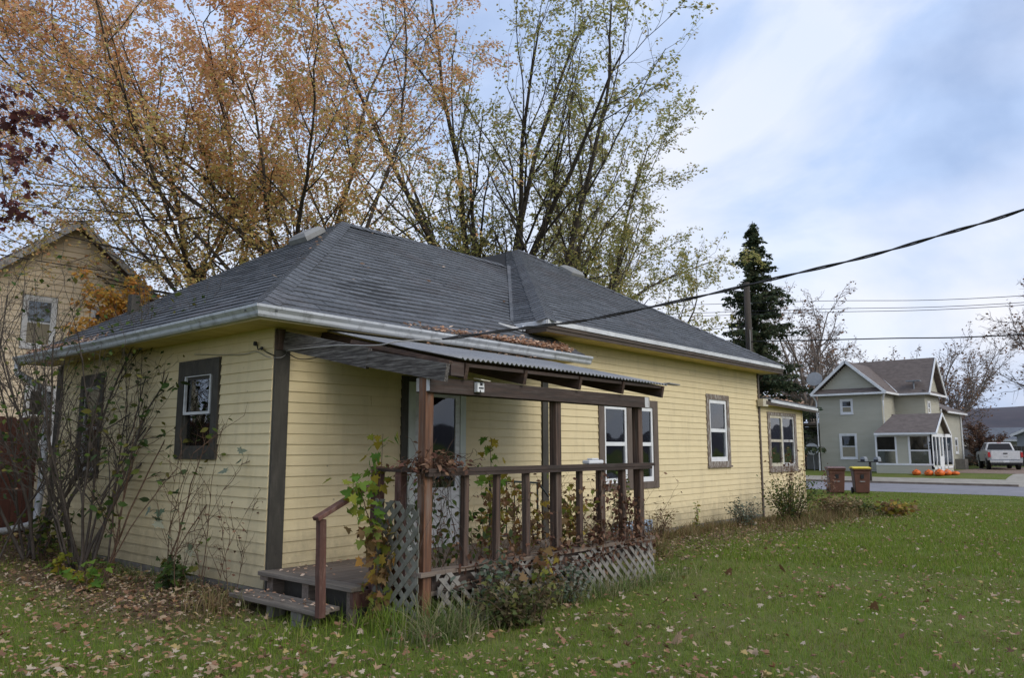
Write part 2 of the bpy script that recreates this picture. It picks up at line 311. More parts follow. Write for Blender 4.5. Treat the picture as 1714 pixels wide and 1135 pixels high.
# ------------------------------------------------------------------ ground
def grid(name, xs, ys, m, dz=0, kind='structure'):
    X, Y = np.meshgrid(xs, ys, indexing='ij'); Zz = ground_z(X, Y)+dz
    V = np.stack([X, Y, Zz], -1).reshape(-1, 3); a, b = X.shape
    i = np.arange(a*b).reshape(a, b); F = np.stack([i[:-1, :-1], i[1:, :-1], i[1:, 1:], i[:-1, 1:]], -1).reshape(-1, 4)
    return npmesh(name, V, F, m, kind=kind, smooth=True)
def build_ground():
    m, nt, b, N, L = nodes('lawn_soil')
    tc = N('ShaderNodeTexCoord')
    def noise(sc, det=6, ro=.6):
        n = N('ShaderNodeTexNoise'); n.inputs['Scale'].default_value = sc; n.inputs['Detail'].default_value = det; n.inputs['Roughness'].default_value = ro
        L(tc.outputs['Object'], n.inputs['Vector']); return n.outputs['Fac']
    def ramp(f, c1, c2, p1, p2):
        r = N('ShaderNodeValToRGB'); e = r.color_ramp.elements; e[0].position = p1; e[1].position = p2; e[0].color = (*c1, 1); e[1].color = (*c2, 1); L(f, r.inputs[0]); return r.outputs[0]
    g1 = ramp(noise(35, 4, .7), (.070, .100, .018), (.14, .175, .040), .35, .65)
    g2 = ramp(noise(.7, 6), (.11, .150, .028), (.20, .185, .070), .38, .68)
    mx = N('ShaderNodeMixRGB'); mx.inputs[0].default_value = .5; L(g1, mx.inputs[1]); L(g2, mx.inputs[2])
    # thatch and leaf-brown patches
    br = ramp(noise(60, 3, .8), (.065, .045, .030), (.20, .135, .09), .35, .65)
    sep = N('ShaderNodeSeparateXYZ'); L(tc.outputs['Object'], sep.inputs[0])
    w = N('ShaderNodeMapRange'); w.inputs['From Min'].default_value = -.9; w.inputs['From Max'].default_value = .3; w.interpolation_type = 'SMOOTHSTEP'; L(sep.outputs['Y'], w.inputs['Value'])
    x2 = N('ShaderNodeMapRange'); x2.inputs['From Min'].default_value = -1.9; x2.inputs['From Max'].default_value = -.9; x2.interpolation_type = 'SMOOTHSTEP'; L(sep.outputs['X'], x2.inputs['Value'])
    mu = N('ShaderNodeMath'); mu.operation = 'MULTIPLY'; L(w.outputs[0], mu.inputs[0]); L(x2.outputs[0], mu.inputs[1])
    # strip along the front wall
    w2 = N('ShaderNodeMapRange'); w2.inputs['From Min'].default_value = -1.7; w2.inputs['From Max'].default_value = -.6; w2.interpolation_type = 'SMOOTHSTEP'; L(sep.outputs['Y'], w2.inputs['Value'])
    x3 = N('ShaderNodeMapRange'); x3.inputs['From Min'].default_value = 19; x3.inputs['From Max'].default_value = 14; L(sep.outputs['X'], x3.inputs['Value'])
    mu2 = N('ShaderNodeMath'); mu2.operation = 'MULTIPLY'; L(w2.outputs[0], mu2.inputs[0]); x4 = N('ShaderNodeMapRange'); x4.inputs['From Min'].default_value = -.4; x4.inputs['From Max'].default_value = .8; L(sep.outputs['X'], x4.inputs['Value'])
    mu4 = N('ShaderNodeMath'); mu4.operation = 'MULTIPLY'; L(x3.outputs[0], mu4.inputs[0]); L(x4.outputs[0], mu4.inputs[1]); L(mu4.outputs[0], mu2.inputs[1])
    ma = N('ShaderNodeMath'); ma.operation = 'MAXIMUM'; mu3 = N('ShaderNodeMath'); mu3.operation = 'MULTIPLY'; L(mu.outputs[0], mu3.inputs[0]); L(x3.outputs[0], mu3.inputs[1]); L(mu3.outputs[0], ma.inputs[0]); L(mu2.outputs[0], ma.inputs[1])
    nn = N('ShaderNodeMath'); nn.operation = 'MULTIPLY_ADD'; nn.inputs[1].default_value = 1.6; nn.inputs[2].default_value = -.8; L(noise(2.2, 5, .65), nn.inputs[0])
    ad = N('ShaderNodeMath'); ad.operation = 'ADD'; ad.use_clamp = True; L(ma.outputs[0], ad.inputs[0]); L(nn.outputs[0], ad.inputs[1])
    m2 = N('ShaderNodeMixRGB'); L(ad.outputs[0], m2.inputs[0]); L(mx.outputs[0], m2.inputs[1]); L(br, m2.inputs[2])
    L(m2.outputs[0], b.inputs['Base Color']); b.inputs['Roughness'].default_value = 1; b.inputs['Specular IOR Level'].default_value = .1
    bp = N('ShaderNodeBump'); bp.inputs['Strength'].default_value = .6; bp.inputs['Distance'].default_value = .03; L(noise(45, 4, .7), bp.inputs['Height']); L(bp.outputs[0], b.inputs['Normal'])
    M['lawn_soil'] = m
    near = np.arange(-20, 70, .8)
    xs = np.concatenate([-np.geomspace(1500, 22, 16), near, np.geomspace(75, 2500, 16)])
    ys = np.concatenate([-np.geomspace(1500, 32, 16), np.arange(-30, 45, .8), np.geomspace(50, 2500, 16)])
    grid('ground', xs, ys, 'lawn_soil')
    yy = np.arange(-30, 45, .8)
    grid('road', np.linspace(30.9, 39.3, 6), np.concatenate([[-200], yy, [200]]), 'asphalt', .012)
    MB().box(39.3, 39.5, -.6, 80, -.36, -.24).build('kerb', 'kerb', kind='structure')
    grid('pavement', np.linspace(40.9, 42.5, 3), np.arange(.4, 60, .8), 'pavement', .012)
    grid('driveway_apron', np.linspace(39.3, 46, 6), np.arange(-7.6, .5, .4), 'pavement', .016)
    grid('driveway', np.linspace(46, 64, 10), np.arange(-7.6, 4.5, .4), 'gravel', .010)
    # far wooded hill
    V = []; n = 60; th = np.linspace(-1.1, 2.2, n)
    for i, t in enumerate(th):
        h = 20+7*math.sin(t*5+1)+4*math.sin(t*13)+2*math.sin(t*31)
        for rr, f in ((430, 0), (500, .7), (600, 1), (800, 1.05), (1000, 0)):
            V.append((rr*math.cos(t), rr*math.sin(t), -1+h*f))
    V = np.array(V); i = np.arange(n*5).reshape(n, 5); F = np.stack([i[:-1, :-1], i[1:, :-1], i[1:, 1:], i[:-1, 1:]], -1).reshape(-1, 4)
    npmesh('hill', V, F, 'hill_wood', kind='structure', smooth=True)
build_ground()

# ------------------------------------------------------------------ walls, clapboards, windows
def wall_shell(mb, axis, u0, u1, z0, z1, holes, face, thick, sign):
    """box cells round the holes; axis 'x' -> wall runs along x at y=face, 'y' -> along y at x=face; thickness goes inwards (sign)"""
    us = sorted({u0, u1, *[h[0] for h in holes], *[h[1] for h in holes]}); zs = sorted({z0, z1, *[h[2] for h in holes], *[h[3] for h in holes]})
    for a, b in zip(us, us[1:]):
        for c, d in zip(zs, zs[1:]):
            um, zm = (a+b)/2, (c+d)/2
            if any(h[0] < um < h[1] and h[2] < zm < h[3] for h in holes): continue
            lo, hi = sorted((face, face+sign*thick))
            if axis == 'x': mb.box(a, b, lo, hi, c, d)
            else: mb.box(lo, hi, a, b, c, d)
def clapboards(parent, axis, face, out, u0, u1, z0, z1, exp, holes, m='siding', top=None, seams=True, lip=.015, name='clapboard', joined=None):
    """lapped boards; out = +-1 outward direction on the other axis; top(z)->(ua,ub) limits a gable"""
    k = 0; z = z0; count = 0
    while z < z1-.02:
        zt = min(z+exp, z1); spans = []
        ua, ub = (u0, u1) if top is None else top(z+.01)
        if ub-ua < .1: z += exp; continue
        cuts = [ua, ub]
        for h in holes:
            if h[2] < zt and h[3] > z:
                cuts += [max(ua, min(ub, h[0])), max(ua, min(ub, h[1]))]
        if seams and ub-ua > 3:
            s = ua+rnd.uniform(1.2, 3.6)
            while s < ub-1: cuts.append(s); s += rnd.uniform(2.4, 4.2)
        cuts = sorted(set(cuts))
        for a, b in zip(cuts, cuts[1:]):
            if b-a < .015: continue
            mid = (a+b)/2; pieces = [(z, zt)]
            for h in holes:
                if h[0] <= mid <= h[1]:
                    np_ = []
                    for (c, d) in pieces:
                        if h[3] <= c or h[2] >= d: np_.append((c, d)); continue
                        if h[2] > c: np_.append((c, h[2]))
                        if h[3] < d: np_.append((h[3], d))
                    pieces = np_
            for c, d in pieces:
                if d-c < .012: continue
                a2, b2 = a+.0015, b-.0015
                jb = rnd.uniform(-.0015, .0015); dz1, dz2 = rnd.uniform(-.0015, .0015), rnd.uniform(-.0015, .0015)
                o0, o1 = out*(lip+jb), out*(.002)
                d2a = d+.012 if d == zt else d
                prof = [(face, c, 0), (face+o0, c, 1), (face+o1, d2a, 0), (face, d2a, 0)]
                vs = []
                for uu, dz in ((a2, dz1), (b2, dz2)):
                    for (p, q, lo) in prof:
                        qq = q+(dz if lo or q == c else 0)
                        vs.append((uu, p, qq) if axis == 'x' else (p, uu, qq))
                fs = [(0, 1, 2, 3), (7, 6, 5, 4), (0, 4, 5, 1), (1, 5, 6, 2), (2, 6, 7, 3), (3, 7, 4, 0)]
                if joined is not None: joined.add(vs, fs)
                else: MB().add(vs, fs).build(name, m, parent); count += 1
        z += exp; k += 1
    return count
def bx(axis, mb, a, b, p, q, z0, z1):
    lo, hi = min(p, q), max(p, q)
    return mb.box(a, b, lo, hi, z0, z1) if axis == 'x' else mb.box(lo, hi, a, b, z0, z1)
def window(parent, axis, face, out, a, b, z0, z1, casing=.12, frame=.035, tm='brown_trim', fm='white_paint', gm='glass', rail=.5, sill=True,
           curtain=None, mull=0, label=None, name='window', head=None, sashes=1, depth=.05, cas_proud=.03, lower_dark=False):
    """double hung: casing (outside), frame, meeting rail, two panes; the window itself is the casing mesh, the rest its sub-parts"""
    head = head or casing; w = MB(); e = face+out*cas_proud; f0 = face-out*.01
    bx(axis, w, a, a+casing, f0, e, z0, z1); bx(axis, w, b-casing, b, f0, e, z0, z1)
    bx(axis, w, a+casing, b-casing, f0, e, z1-head, z1); bx(axis, w, a+casing, b-casing, f0, e, z0, z0+casing*.75)
    if sill: bx(axis, w, a-.02, b+.02, f0, face+out*(cas_proud+.025), z0-.035, z0)
    ia, ib, iz0, iz1 = a+casing, b-casing, z0+casing*.75, z1-head
    if mull: c = (ia+ib)/2; bx(axis, w, c-mull/2, c+mull/2, f0, e-out*.004, iz0, iz1); cells = [(ia, c-mull/2), (c+mull/2, ib)]
    else: cells = [(ia, ib)]
    if sashes == 2: c = (ia+ib)/2; cells = [(ia, c), (c, ib)]
    win = w.build(name, tm, parent, label=label)
    for ci, (p, q) in enumerate(cells):
        fms = fm if isinstance(fm, (list, tuple)) else [fm]*len(cells)
        fr = MB(); y0, y1 = face-out*depth, face+out*.012; zr = iz0+(iz1-iz0)*rail
        bx(axis, fr, p, p+frame, y0, y1, iz0, iz1); bx(axis, fr, q-frame, q, y0, y1, iz0, iz1)
        bx(axis, fr, p+frame, q-frame, y0, y1, iz1-frame*1.2, iz1); bx(axis, fr, p+frame, q-frame, y0, y1, iz0, iz0+frame*1.4)
        bx(axis, fr, p+frame, q-frame, y0, y1-out*.006, zr-frame*.55, zr+frame*.55)
        fr.build('sash', fms[ci], win)
        for (c0, c1, off) in ((iz0+frame*1.4, zr-frame*.55, .02), (zr+frame*.55, iz1-frame*1.2, .005)):
            g = MB(); yp = face-out*off; bx(axis, g, p+frame, q-frame, yp, yp-out*.004, c0, c1); g.build('pane', gm, win)
        if curtain:
            for (c0, c1) in curtain:
                cm = MB(); yp = face-out*.045; n = 26; zz0, zz1 = iz0+(iz1-iz0)*c0, iz0+(iz1-iz0)*c1
                pts = [(p+(q-p)*i/n, yp-out*(.012*math.sin(i*1.9)+.006*math.sin(i*.7))) for i in range(n+1)]
                vs = []
                for (u, y) in pts:
                    for zz in (zz0, zz1): vs.append((u, y, zz) if axis == 'x' else (y, u, zz))
                cm.add(vs, [(2*i, 2*i+2, 2*i+3, 2*i+1) for i in range(n)]); cm.build('curtain', 'curtain', win)
    return win
def clip(poly, halfs):
    for (px, py, nx, ny) in halfs:
        out = []; n = len(poly)
        for i in range(n):
            a, b = poly[i], poly[(i+1) % n]; da = (a[0]-px)*nx+(a[1]-py)*ny; db = (b[0]-px)*nx+(b[1]-py)*ny
            if da >= 0: out.append(a)
            if (da >= 0) != (db >= 0):
                t = da/(da-db); out.append((a[0]+(b[0]-a[0])*t, a[1]+(b[1]-a[1])*t))
        poly = out
        if len(poly) < 3: return []
    return poly
def area(p): return abs(sum(p[i][0]*p[(i+1) % len(p)][1]-p[(i+1) % len(p)][0]*p[i][1] for i in range(len(p))))/2
def halfplanes(poly):
    cx = sum(p[0] for p in poly)/len(poly); cy = sum(p[1] for p in poly)/len(poly); H = []
    for i in range(len(poly)):
        a, b = poly[i], poly[(i+1) % len(poly)]; nx, ny = -(b[1]-a[1]), b[0]-a[0]
        if (cx-a[0])*nx+(cy-a[1])*ny < 0: nx, ny = -nx, -ny
        H.append((a[0], a[1], nx, ny))
    return H
SHINGLES = []
def shingle_plane(O, U, V, polys, exp=.135, tab=.305, wob=0):
    """O origin, U along eave, V up-slope (unit vectors); polys: convex polygons in (u,v)"""
    O, U, V = Vector(O), Vector(U), Vector(V); Nn = U.cross(V).normalized()
    if Nn.z < 0: Nn = -Nn
    allp = [p for q in polys for p in q]; u0, u1 = min(p[0] for p in allp), max(p[0] for p in allp); v1 = max(p[1] for p in allp)
    HP = [halfplanes(q) for q in polys]; v = min(p[1] for p in allp)-.02; row = 0
    while v < v1:
        off = (row*.5+rnd.uniform(-.04, .04)) % 1; u = u0-tab*off
        while u < u1:
            w = tab*rnd.uniform(.97, 1.0); rect = [(u, v), (u+w, v), (u+w, v+exp+.02), (u, v+exp+.02)]
            for H in HP:
                pc = clip(rect, H); ar = area(pc) if pc else 0
                if ar < .0015: continue
                lift = .017+rnd.uniform(-.002, .004); skew = rnd.uniform(-.002, .002)
                full = ar > tab*(exp+.02)*.955
                top = []; bot = []
                for (a, b) in pc:
                    t = (b-v)/(exp+.02); h = lift*(1-t)+.002*t+skew*(a-u)/w
                    sag = wob*math.sin((a-u0)*1.9+1)*math.sin(b*1.3)
                    P0 = O+U*a+V*(b+rnd.uniform(-.002, .002)*(1 if b == v else 0))+Nn*sag
                    bot.append(P0-Nn*.001); top.append(P0+Nn*h)
                n = len(pc); vs = bot+top
                fs = [tuple(range(n, 2*n))]+[(i, (i+1) % n, n+(i+1) % n, n+i) for i in range(n)]
                c = sum(top, Vector())/n; SHINGLES.append(((c-CAM).length, vs, fs))
            u += tab
        v += exp; row += 1
def slab(mb, poly, off): mb.prism(poly, off)

# ================================================================== THE YELLOW HOUSE
EX = .108
house = empty('yellow_house', 'low cream yellow clapboard house with dark shingled hip roofs and brown trim', 'house', (0, 0, 0))
H = house
D1, XE, XX = 5.70, 11.76, 14.27
door_h = (1.82, 2.74, .30, 2.24)
holes_front = [(1.88, 2.68, .33, 2.19), (5.90, 7.38, .90, 2.12), (9.46, 10.20, 1.24, 2.38)]
holes_left = [(1.14, 1.83, 1.42, 2.27), (4.18, 4.70, 1.18, 2.30)]
holes_ext = [(12.38, 13.74, 1.07, 2.14)]
sh = MB()
wall_shell(sh, 'x', 0, 4.4, .0, 2.72, [h for h in holes_front if h[1] < 4.4], .0, .12, 1)
wall_shell(sh, 'x', 4.4, XE, .0, 3.08, [h for h in holes_front if h[0] > 4.4], .0, .12, 1)
wall_shell(sh, 'y', .12, D1, .0, 2.72, holes_left, .0, .12, 1)
sh.box(0.12, 6.2, D1-.12, D1, 0, 2.72); sh.box(4.4, 4.5, .121, 6.9, 2.72, 3.08); sh.box(XE-.12, XE, .12, 6.9, 0, 3.08); sh.box(6.0, XE-.12, 6.8, 6.9, 0, 3.08)
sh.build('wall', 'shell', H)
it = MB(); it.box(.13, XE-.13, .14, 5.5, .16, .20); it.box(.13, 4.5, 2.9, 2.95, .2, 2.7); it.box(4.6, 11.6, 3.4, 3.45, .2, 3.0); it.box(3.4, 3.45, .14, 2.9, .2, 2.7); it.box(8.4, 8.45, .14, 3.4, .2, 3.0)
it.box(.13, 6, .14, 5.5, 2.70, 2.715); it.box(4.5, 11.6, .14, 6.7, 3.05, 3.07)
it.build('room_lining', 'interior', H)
es = MB(); wall_shell(es, 'x', XE+.002, XX, -.05, 2.42, holes_ext, .03, .1, 1); es.box(XX-.1, XX, .13, 3.0, -.05, 2.42); es.box(XE, XX, 3.0, 3.1, -.05, 2.42)
es.box(XE+.01, XX-.1, .6, .63, 0, 2.4); es.build('extension_wall', 'shell', H)
fo = MB(); fo.box(-.012, XE+.01, -.012, .1, -.35, .085); fo.box(-.012, .1, .1, D1, -.35, .085); fo.box(XE+.02, XX+.01, .022, .1, -.6, .0); fo.build('foundation', 'concrete', H)
def cut(hs, c=.0): return hs
# cut-outs follow the outer edge of the casings so that boards butt against them
cf = [(1.70, 2.76, .2, 2.30), (4.32, 4.47, .2, 2.72), (5.74, 7.52, .79, 2.26), (9.35, 10.31, 1.12, 2.49), (0.0, .17, .1, 2.45)]
nclap = clapboards(H, 'x', 0, -1, 0.0, 4.40, .09, 2.70, EX, cf)
nclap += clapboards(H, 'x', 0, -1, 4.40, XE-.03, .09, 3.06, EX, cf)
nclap += clapboards(H, 'y', 0, -1, 0.005, D1-.1, .09, 2.70, EX, [(1.02, 1.94, 1.33, 2.45), (4.05, 4.82, 1.06, 2.46)])
nclap += clapboards(H, 'x', .03, -1, XE+.10, XX-.02, -.02, 2.40, EX, [(12.25, 13.87, .97, 2.25)])
# trims
MB().box(.0, .168, -.032, -.001, .10, 2.44).build('corner_board', 'dark_trim', H)
MB().box(-.03, -.001, D1-.13, D1+.02, .12, 2.66).build('corner_board', 'dark_trim', H)
MB().box(4.335, 4.465, -.03, -.001, .10, 2.70).build('corner_board', 'dark_trim', H)
MB().box(XE-.028, XE+.03, -.035, -.001, -.05, 3.04).build('corner_board', 'brown_trim', H)
MB().box(XE+.032, XE+.09, -.01, .028, -.1, 2.40).build('corner_board', 'brown_trim', H)
MB().box(XX-.02, XX+.02, .002, .03, -.1, 2.38).build('corner_board', 'siding', H)
MB().box(0.0, .10, -.034, -.001, 2.445, 2.66).build('bracket_block', 'wood_dark_z', H, label='red brown block above the corner board')
window(H, 'y', 0, -1, 1.02, 1.94, 1.33, 2.45, casing=.135, head=.18, tm='dark_trim', fm='dark_trim', gm='storm_glass', sill=False, name='window', label='window with white storm frame over its upper sash', curtain=[(.52, .95)], cas_proud=.035)
sf = MB(); y0, y1, zz0, zz1 = 1.185, 1.785, 1.83, 2.29
sf.box(-.034, -.008, y0, y0+.028, zz0, zz1); sf.box(-.034, -.008, y1-.028, y1, zz0, zz1); sf.box(-.034, -.008, y0+.028, y1-.028, zz1-.03, zz1); sf.box(-.034, -.008, y0+.028, y1-.028, zz0, zz0+.03)
sf.build('storm_frame', 'white_metal', H)
window(H, 'y', 0, -1, 4.05, 4.82, 1.06, 2.46, casing=.12, head=.16, tm='dark_trim', fm='worn_white', gm='storm_glass', sill=False)
window(H, 'x', 0, -1, 5.74, 7.52, .79, 2.26, casing=.15, head=.12, tm='brown_trim', fm='white_paint', frame=.055, mull=.16, sill=False, label='paired window with new white sashes')
window(H, 'x', 0, -1, 9.35, 10.31, 1.12, 2.49, casing=.11, head=.10, tm='peeling_trim', fm='white_paint', frame=.06, label='tall window in a peeling brown casing', curtain=[(.04, .96)])
window(H, 'x', .03, -1, 12.25, 13.87, .97, 2.25, casing=.12, head=.07, tm='peeling_trim', fm=['cream_frame', 'worn_white'], frame=.05, sashes=2, label='wide window, its right sash badly peeled', curtain=[(.03, .97)])
# door
dm = MB(); dm.box(1.70, 1.80, -.03, -.001, .28, 2.30); dm.box(1.80, 2.76, -.03, -.001, 2.235, 2.30); dm.build('door_casing', 'dark_trim', H)
dr = MB(); dr.box(1.80, 1.90, -.045, .02, .28, 2.235); dr.box(2.66, 2.755, -.045, .02, .28, 2.235); dr.box(1.90, 2.66, -.045, .02, 2.17, 2.235); dr.box(1.90, 2.66, -.045, .02, .28, .30)
door = dr.build('door', 'door_paint', H, label='pale storm door with a tall glass')
dd = MB(); dd.box(1.905, 2.0, -.035, .0, .30, 2.168); dd.box(2.58, 2.655, -.035, .0, .30, 2.168); dd.box(2.0, 2.58, -.035, .0, 2.07, 2.168); dd.box(2.0, 2.58, -.035, .0, .30, .98); dd.box(2.04, 2.54, -.04, -.036, .38, .90)
dd.build('storm_leaf', 'white_metal', door)
ig = MB(); ig.box(2.0, 2.58, .03, .05, .30, .98); ig.box(2.0, 2.08, .03, .05, .98, 2.07); ig.box(2.50, 2.58, .03, .05, .98, 2.07); ig.box(2.08, 2.50, .03, .05, 1.95, 2.07); ig.box(2.26, 2.30, .03, .05, .98, 1.95)
for q in (1.30, 1.64): ig.box(2.08, 2.50, .031, .049, q, q+.03)
ig.build('inner_leaf', 'door_paint', door)
MB().box(2.0, 2.58, -.02, -.014, .98, 2.07).build('pane', 'glass', door)
MB().box(2.08, 2.50, .06, .064, .98, 1.95).build('curtain', 'curtain', door)
MB().box(1.93, 1.95, -.075, -.036, 1.20, 1.32).build('handle', 'black_metal', door)

# ---- roofs
zE, zR = 2.78, 4.95; sF = (zR-zE)/3.23; sL = (zR-zE)/3.30
zE2, zR2 = 3.20, 5.65; s2 = (zR2-zE2)/4.0; sW = (zR2-zE2)/4.1
P1 = (2.85, 2.78, zR)
rd = MB()
t = Vector((0, 0, -.03))
slab(rd, [(-.43, -.43, zE), (4.76, -.43, zE), (4.5, .0, zE+sF*.45), (0, 0, zE+sF*.45)], t)
slab(rd, [(-.43, -.43, zE), (0, 0, zE+sF*.45), (4.4, 0, zE+sF*.45), (6.95, 2.78, zR), P1], t)
slab(rd, [(-.43, -.43, zE), P1, (2.85, 2.80, zR), (-.43, 6.0, zE)], t)
slab(rd, [(-.43, 6.0, zE), P1, (6.95, 2.78, zR), (6.95, 6.0, zE)], t)
Q = (8.0, 3.55, zR2)
slab(rd, [(3.92, -.43, zE2), (12.08, -.43, zE2), Q], t)
slab(rd, [(3.92, -.43, zE2), Q, (8.0, 4.6, zR2), (3.92, 7.3, zE2)], t)
slab(rd, [(12.08, -.43, zE2), (12.08, 7.3, zE2), (8.0, 4.6, zR2), Q], t)
slab(rd, [(3.92, 7.3, zE2), (8.0, 4.6, zR2), (12.08, 7.3, zE2)], t)
rd.build('roof_deck', 'roof_deck', H)
lenF = math.sqrt(1+sF*sF); lenL = math.sqrt(1+sL*sL); len2 = math.sqrt(1+s2*s2); lenW = math.sqrt(1+sW*sW)
# front-left plane: u = x, v along slope from y=-.45
def FV(y): return (y+.45)*lenF
eF = .45*lenF/4
shingle_plane((0, -.45, zE), (1, 0, 0), (0, 1/lenF, sF/lenF),
    [[(-.46, 0), (4.78, 0), (4.53, FV(0)), (0, FV(0))], [(0, FV(0)), (4.53, FV(0)), (6.93, FV(2.80)), (2.86, FV(2.80))]], exp=eF, wob=.012)
def LV(x): return (x+.45)*lenL
shingle_plane((-.45, 0, zE), (0, 1, 0), (1/lenL, 0, sL/lenL), [[(-.46, 0), (6.0, 0), (2.80, LV(2.86)), (2.76, LV(2.86))]], exp=.135)
shingle_plane((0, -.45, zE2), (1, 0, 0), (0, 1/len2, s2/len2), [[(3.89, 0), (12.11, 0), (8.0, 4.02*len2)]], exp=.135)
shingle_plane((3.9, 0, zE2), (0, 1, 0), (1/lenW, 0, sW/lenW), [[(-.46, 0), (.24, 0), (3.88, 4.1*lenW), (3.57, 4.1*lenW)]], exp=.10, tab=.30)
SHINGLES.sort(key=lambda t: t[0])
for i, (d, vs, fs) in enumerate(SHINGLES[:300]): MB().add(vs, fs).build('shingle', 'shingle', H)
sm = MB()
for d, vs, fs in SHINGLES[300:]: sm.add(vs, fs)
sm.build('shingle_field', 'shingle', H, kind='stuff')
# hip and ridge caps
def caps(a, b, nA, nB, step=.15, w=.15, up=.022):
    a, b = Vector(a), Vector(b); d = (b-a).normalized(); L_ = (b-a).length; n = int(L_/step); nA, nB = Vector(nA).normalized(), Vector(nB).normalized()
    sa = nA.cross(d).normalized(); sb = nB.cross(d).normalized()
    mid = (nA+nB).normalized()
    if sa.dot(nB) > 0: sa = -sa
    if sb.dot(nA) > 0: sb = -sb
    for i in range(n):
        p = a+d*(i*step); q = p+d*(step*1.12); j = rnd.uniform(-.004, .004); jj = rnd.uniform(.9, 1.1)
        vs = [p+mid*(up+.008)+d*j, q+mid*(up-.004), p+sa*w*jj+nA*(.018+.006), q+sa*w+nA*.012, p+sb*w*jj+nB*(.018+.006), q+sb*w+nB*.012,
              p+mid*(up-.008)+d*j, p+sa*w*jj+nA*.008, p+sb*w*jj+nB*.008]
        MB().add(vs, [(0, 2, 3, 1), (0, 1, 5, 4), (2, 0, 6, 7), (0, 4, 8, 6)]).build('hip_cap', 'shingle', H)
nF = (0, -sF, 1); nL = (-sL, 0, 1); n2 = (0, -s2, 1); nW = (-sW, 0, 1); nE = (s2, 0, 1)
caps((-.45, -.45, zE), P1, nL, nF)
caps(P1, (6.7, 2.78, zR), nF, (0, sF, 1), step=.17)
caps((3.9, -.45, zE2), Q, nW, n2, step=.13)
caps((12.1, -.45, zE2), Q, nE, n2, step=.2)
# valley strip
vv = MB(); va, vb = Vector((3.95, .20, zE2+.03)), Vector((6.80, 2.76, zR))
for i in range(26):
    p = va+(vb-va)*(i/26); q = va+(vb-va)*((i+1)/26+.004); s = Vector((-.7, .75, 0)).normalized()*.035
    vv.add([p+s+Vector((0, 0, .03)), p-s+Vector((0, 0, .012)), q-s+Vector((0, 0, .008)), q+s+Vector((0, 0, .028)), p+s, p-s-Vector((0, 0, .02))], [(0, 1, 2, 3), (0, 4, 5, 1)])
vv.build('valley_lining', 'shingle', H)
# eaves
ev = MB(); ev.box(-.42, 4.70, -.42, -.002, 2.675, 2.69); ev.box(-.42, -.002, .0, 6.0, 2.675, 2.69); ev.build('soffit', 'soffit_paint', H)
ev = MB(); ev.box(3.93, 12.07, -.42, -.002, 3.045, 3.06); ev.box(3.93, 4.39, -.001, 1.2, 3.045, 3.06); ev.box(XE+.002, 12.07, -.001, 7.2, 3.045, 3.06); ev.build('soffit', 'soffit_paint', H)
fa = MB(); fa.box(-.44, 4.72, -.44, -.42, 2.66, 2.76); fa.box(-.44, -.42, -.42, 6.0, 2.66, 2.76); fa.build('fascia', 'siding', H)
fa = MB(); fa.box(3.905, 12.095, -.445, -.42, 3.035, 3.155); fa.box(3.905, 12.095, -.462, -.446, 3.085, 3.15); fa.box(3.905, 3.93, -.42, .18, 3.035, 3.155); fa.box(12.07, 12.095, -.42, 7.2, 3.035, 3.155)
fa.build('fascia', 'fascia_brown', H, label='brown fascia of the higher roof')
fa = MB(); fa.box(3.895, 12.11, -.476, -.464, 3.135, 3.20); fa.build('drip_edge', 'white_metal', H)
fa = MB(); fa.box(3.882, 3.90, -.46, .19, 3.130, 3.195); fa.build('drip_edge', 'white_metal', H)
def gutter(pts, name='gutter'):
    """K-style profile swept along an L-shaped path with a mitred corner"""
    prof = [(0, 0), (.055, 0), (.07, .02), (.075, .05), (.105, .085), (.105, .11), (.098, .11), (.098, .09), (.066, .054), (.06, .02), (.045, .008), (.006, .008), (.006, .10), (0, .10)]
    g = MB(); vs = []
    for (x, y, z, ox, oy) in pts:
        for (o, h) in prof: vs.append((x+ox*o, y+oy*o, z+h))
    k = len(prof); fs = []
    for i in range(len(pts)-1):
        for j in range(k): fs.append((i*k+j, i*k+(j+1) % k, (i+1)*k+(j+1) % k, (i+1)*k+j))
    fs += [tuple(range(k)), tuple(range((len(pts)-1)*k, len(pts)*k))]
    g.add(vs, fs); return g.build(name, 'gutter', H)
zg = 2.665
gutter([(-.442, 6.03, zg+.005, -1, 0), (-.442, 3, zg-.008, -1, 0), (-.442, -.442, zg+.012, -1, -1), (1.5, -.442, zg, 0, -1), (3.2, -.442, zg-.004, 0, -1), (4.86, -.442, zg-.014, 0, -1)])
ds = MB(); ds.tube([(-.49, 5.95, 2.67), (-.49, 5.95, 2.55), (-.22, 5.86, 2.36), (-.10, 5.80, 2.2), (-.10, 5.80, .95), (-.13, 5.80, .48), (-.25, 5.70, .36), (-.6, 5.62, .31), (-1.8, 5.40, .29), (-3.0, 5.2, .27)], .052, 8); ds.build('downspout', 'gutter', H, smooth=True)
# leaves caught in the gutter of the front: built below with the litter
# lean-to roof of the extension
ex = MB(); ex.prism([(11.80, -.16, 2.50), (14.80, -.16, 2.41), (14.80, 3.2, 2.70), (11.80, 3.2, 2.79)], (0, 0, .035)); ex.build('extension_roof', 'shingle', H)
ex = MB(); ex.beam((12.05, -.172, 2.463), (14.84, -.172, 2.378), .018, .06); ex.build('drip_edge', 'white_metal', H)
ex = MB(); ex.beam((11.82, -.155, 2.425), (14.80, -.155, 2.34), .02, .08); ex.build('fascia', 'fascia_brown', H)
ex = MB(); ex.box(11.80, 14.72, -.14, .02, 2.36, 2.375); ex.build('soffit', 'soffit_paint', H)
MB().box(XE-.10, XE+.16, -.16, -.036, 2.34, 2.50).build('eave_block', 'cream_frame', H)
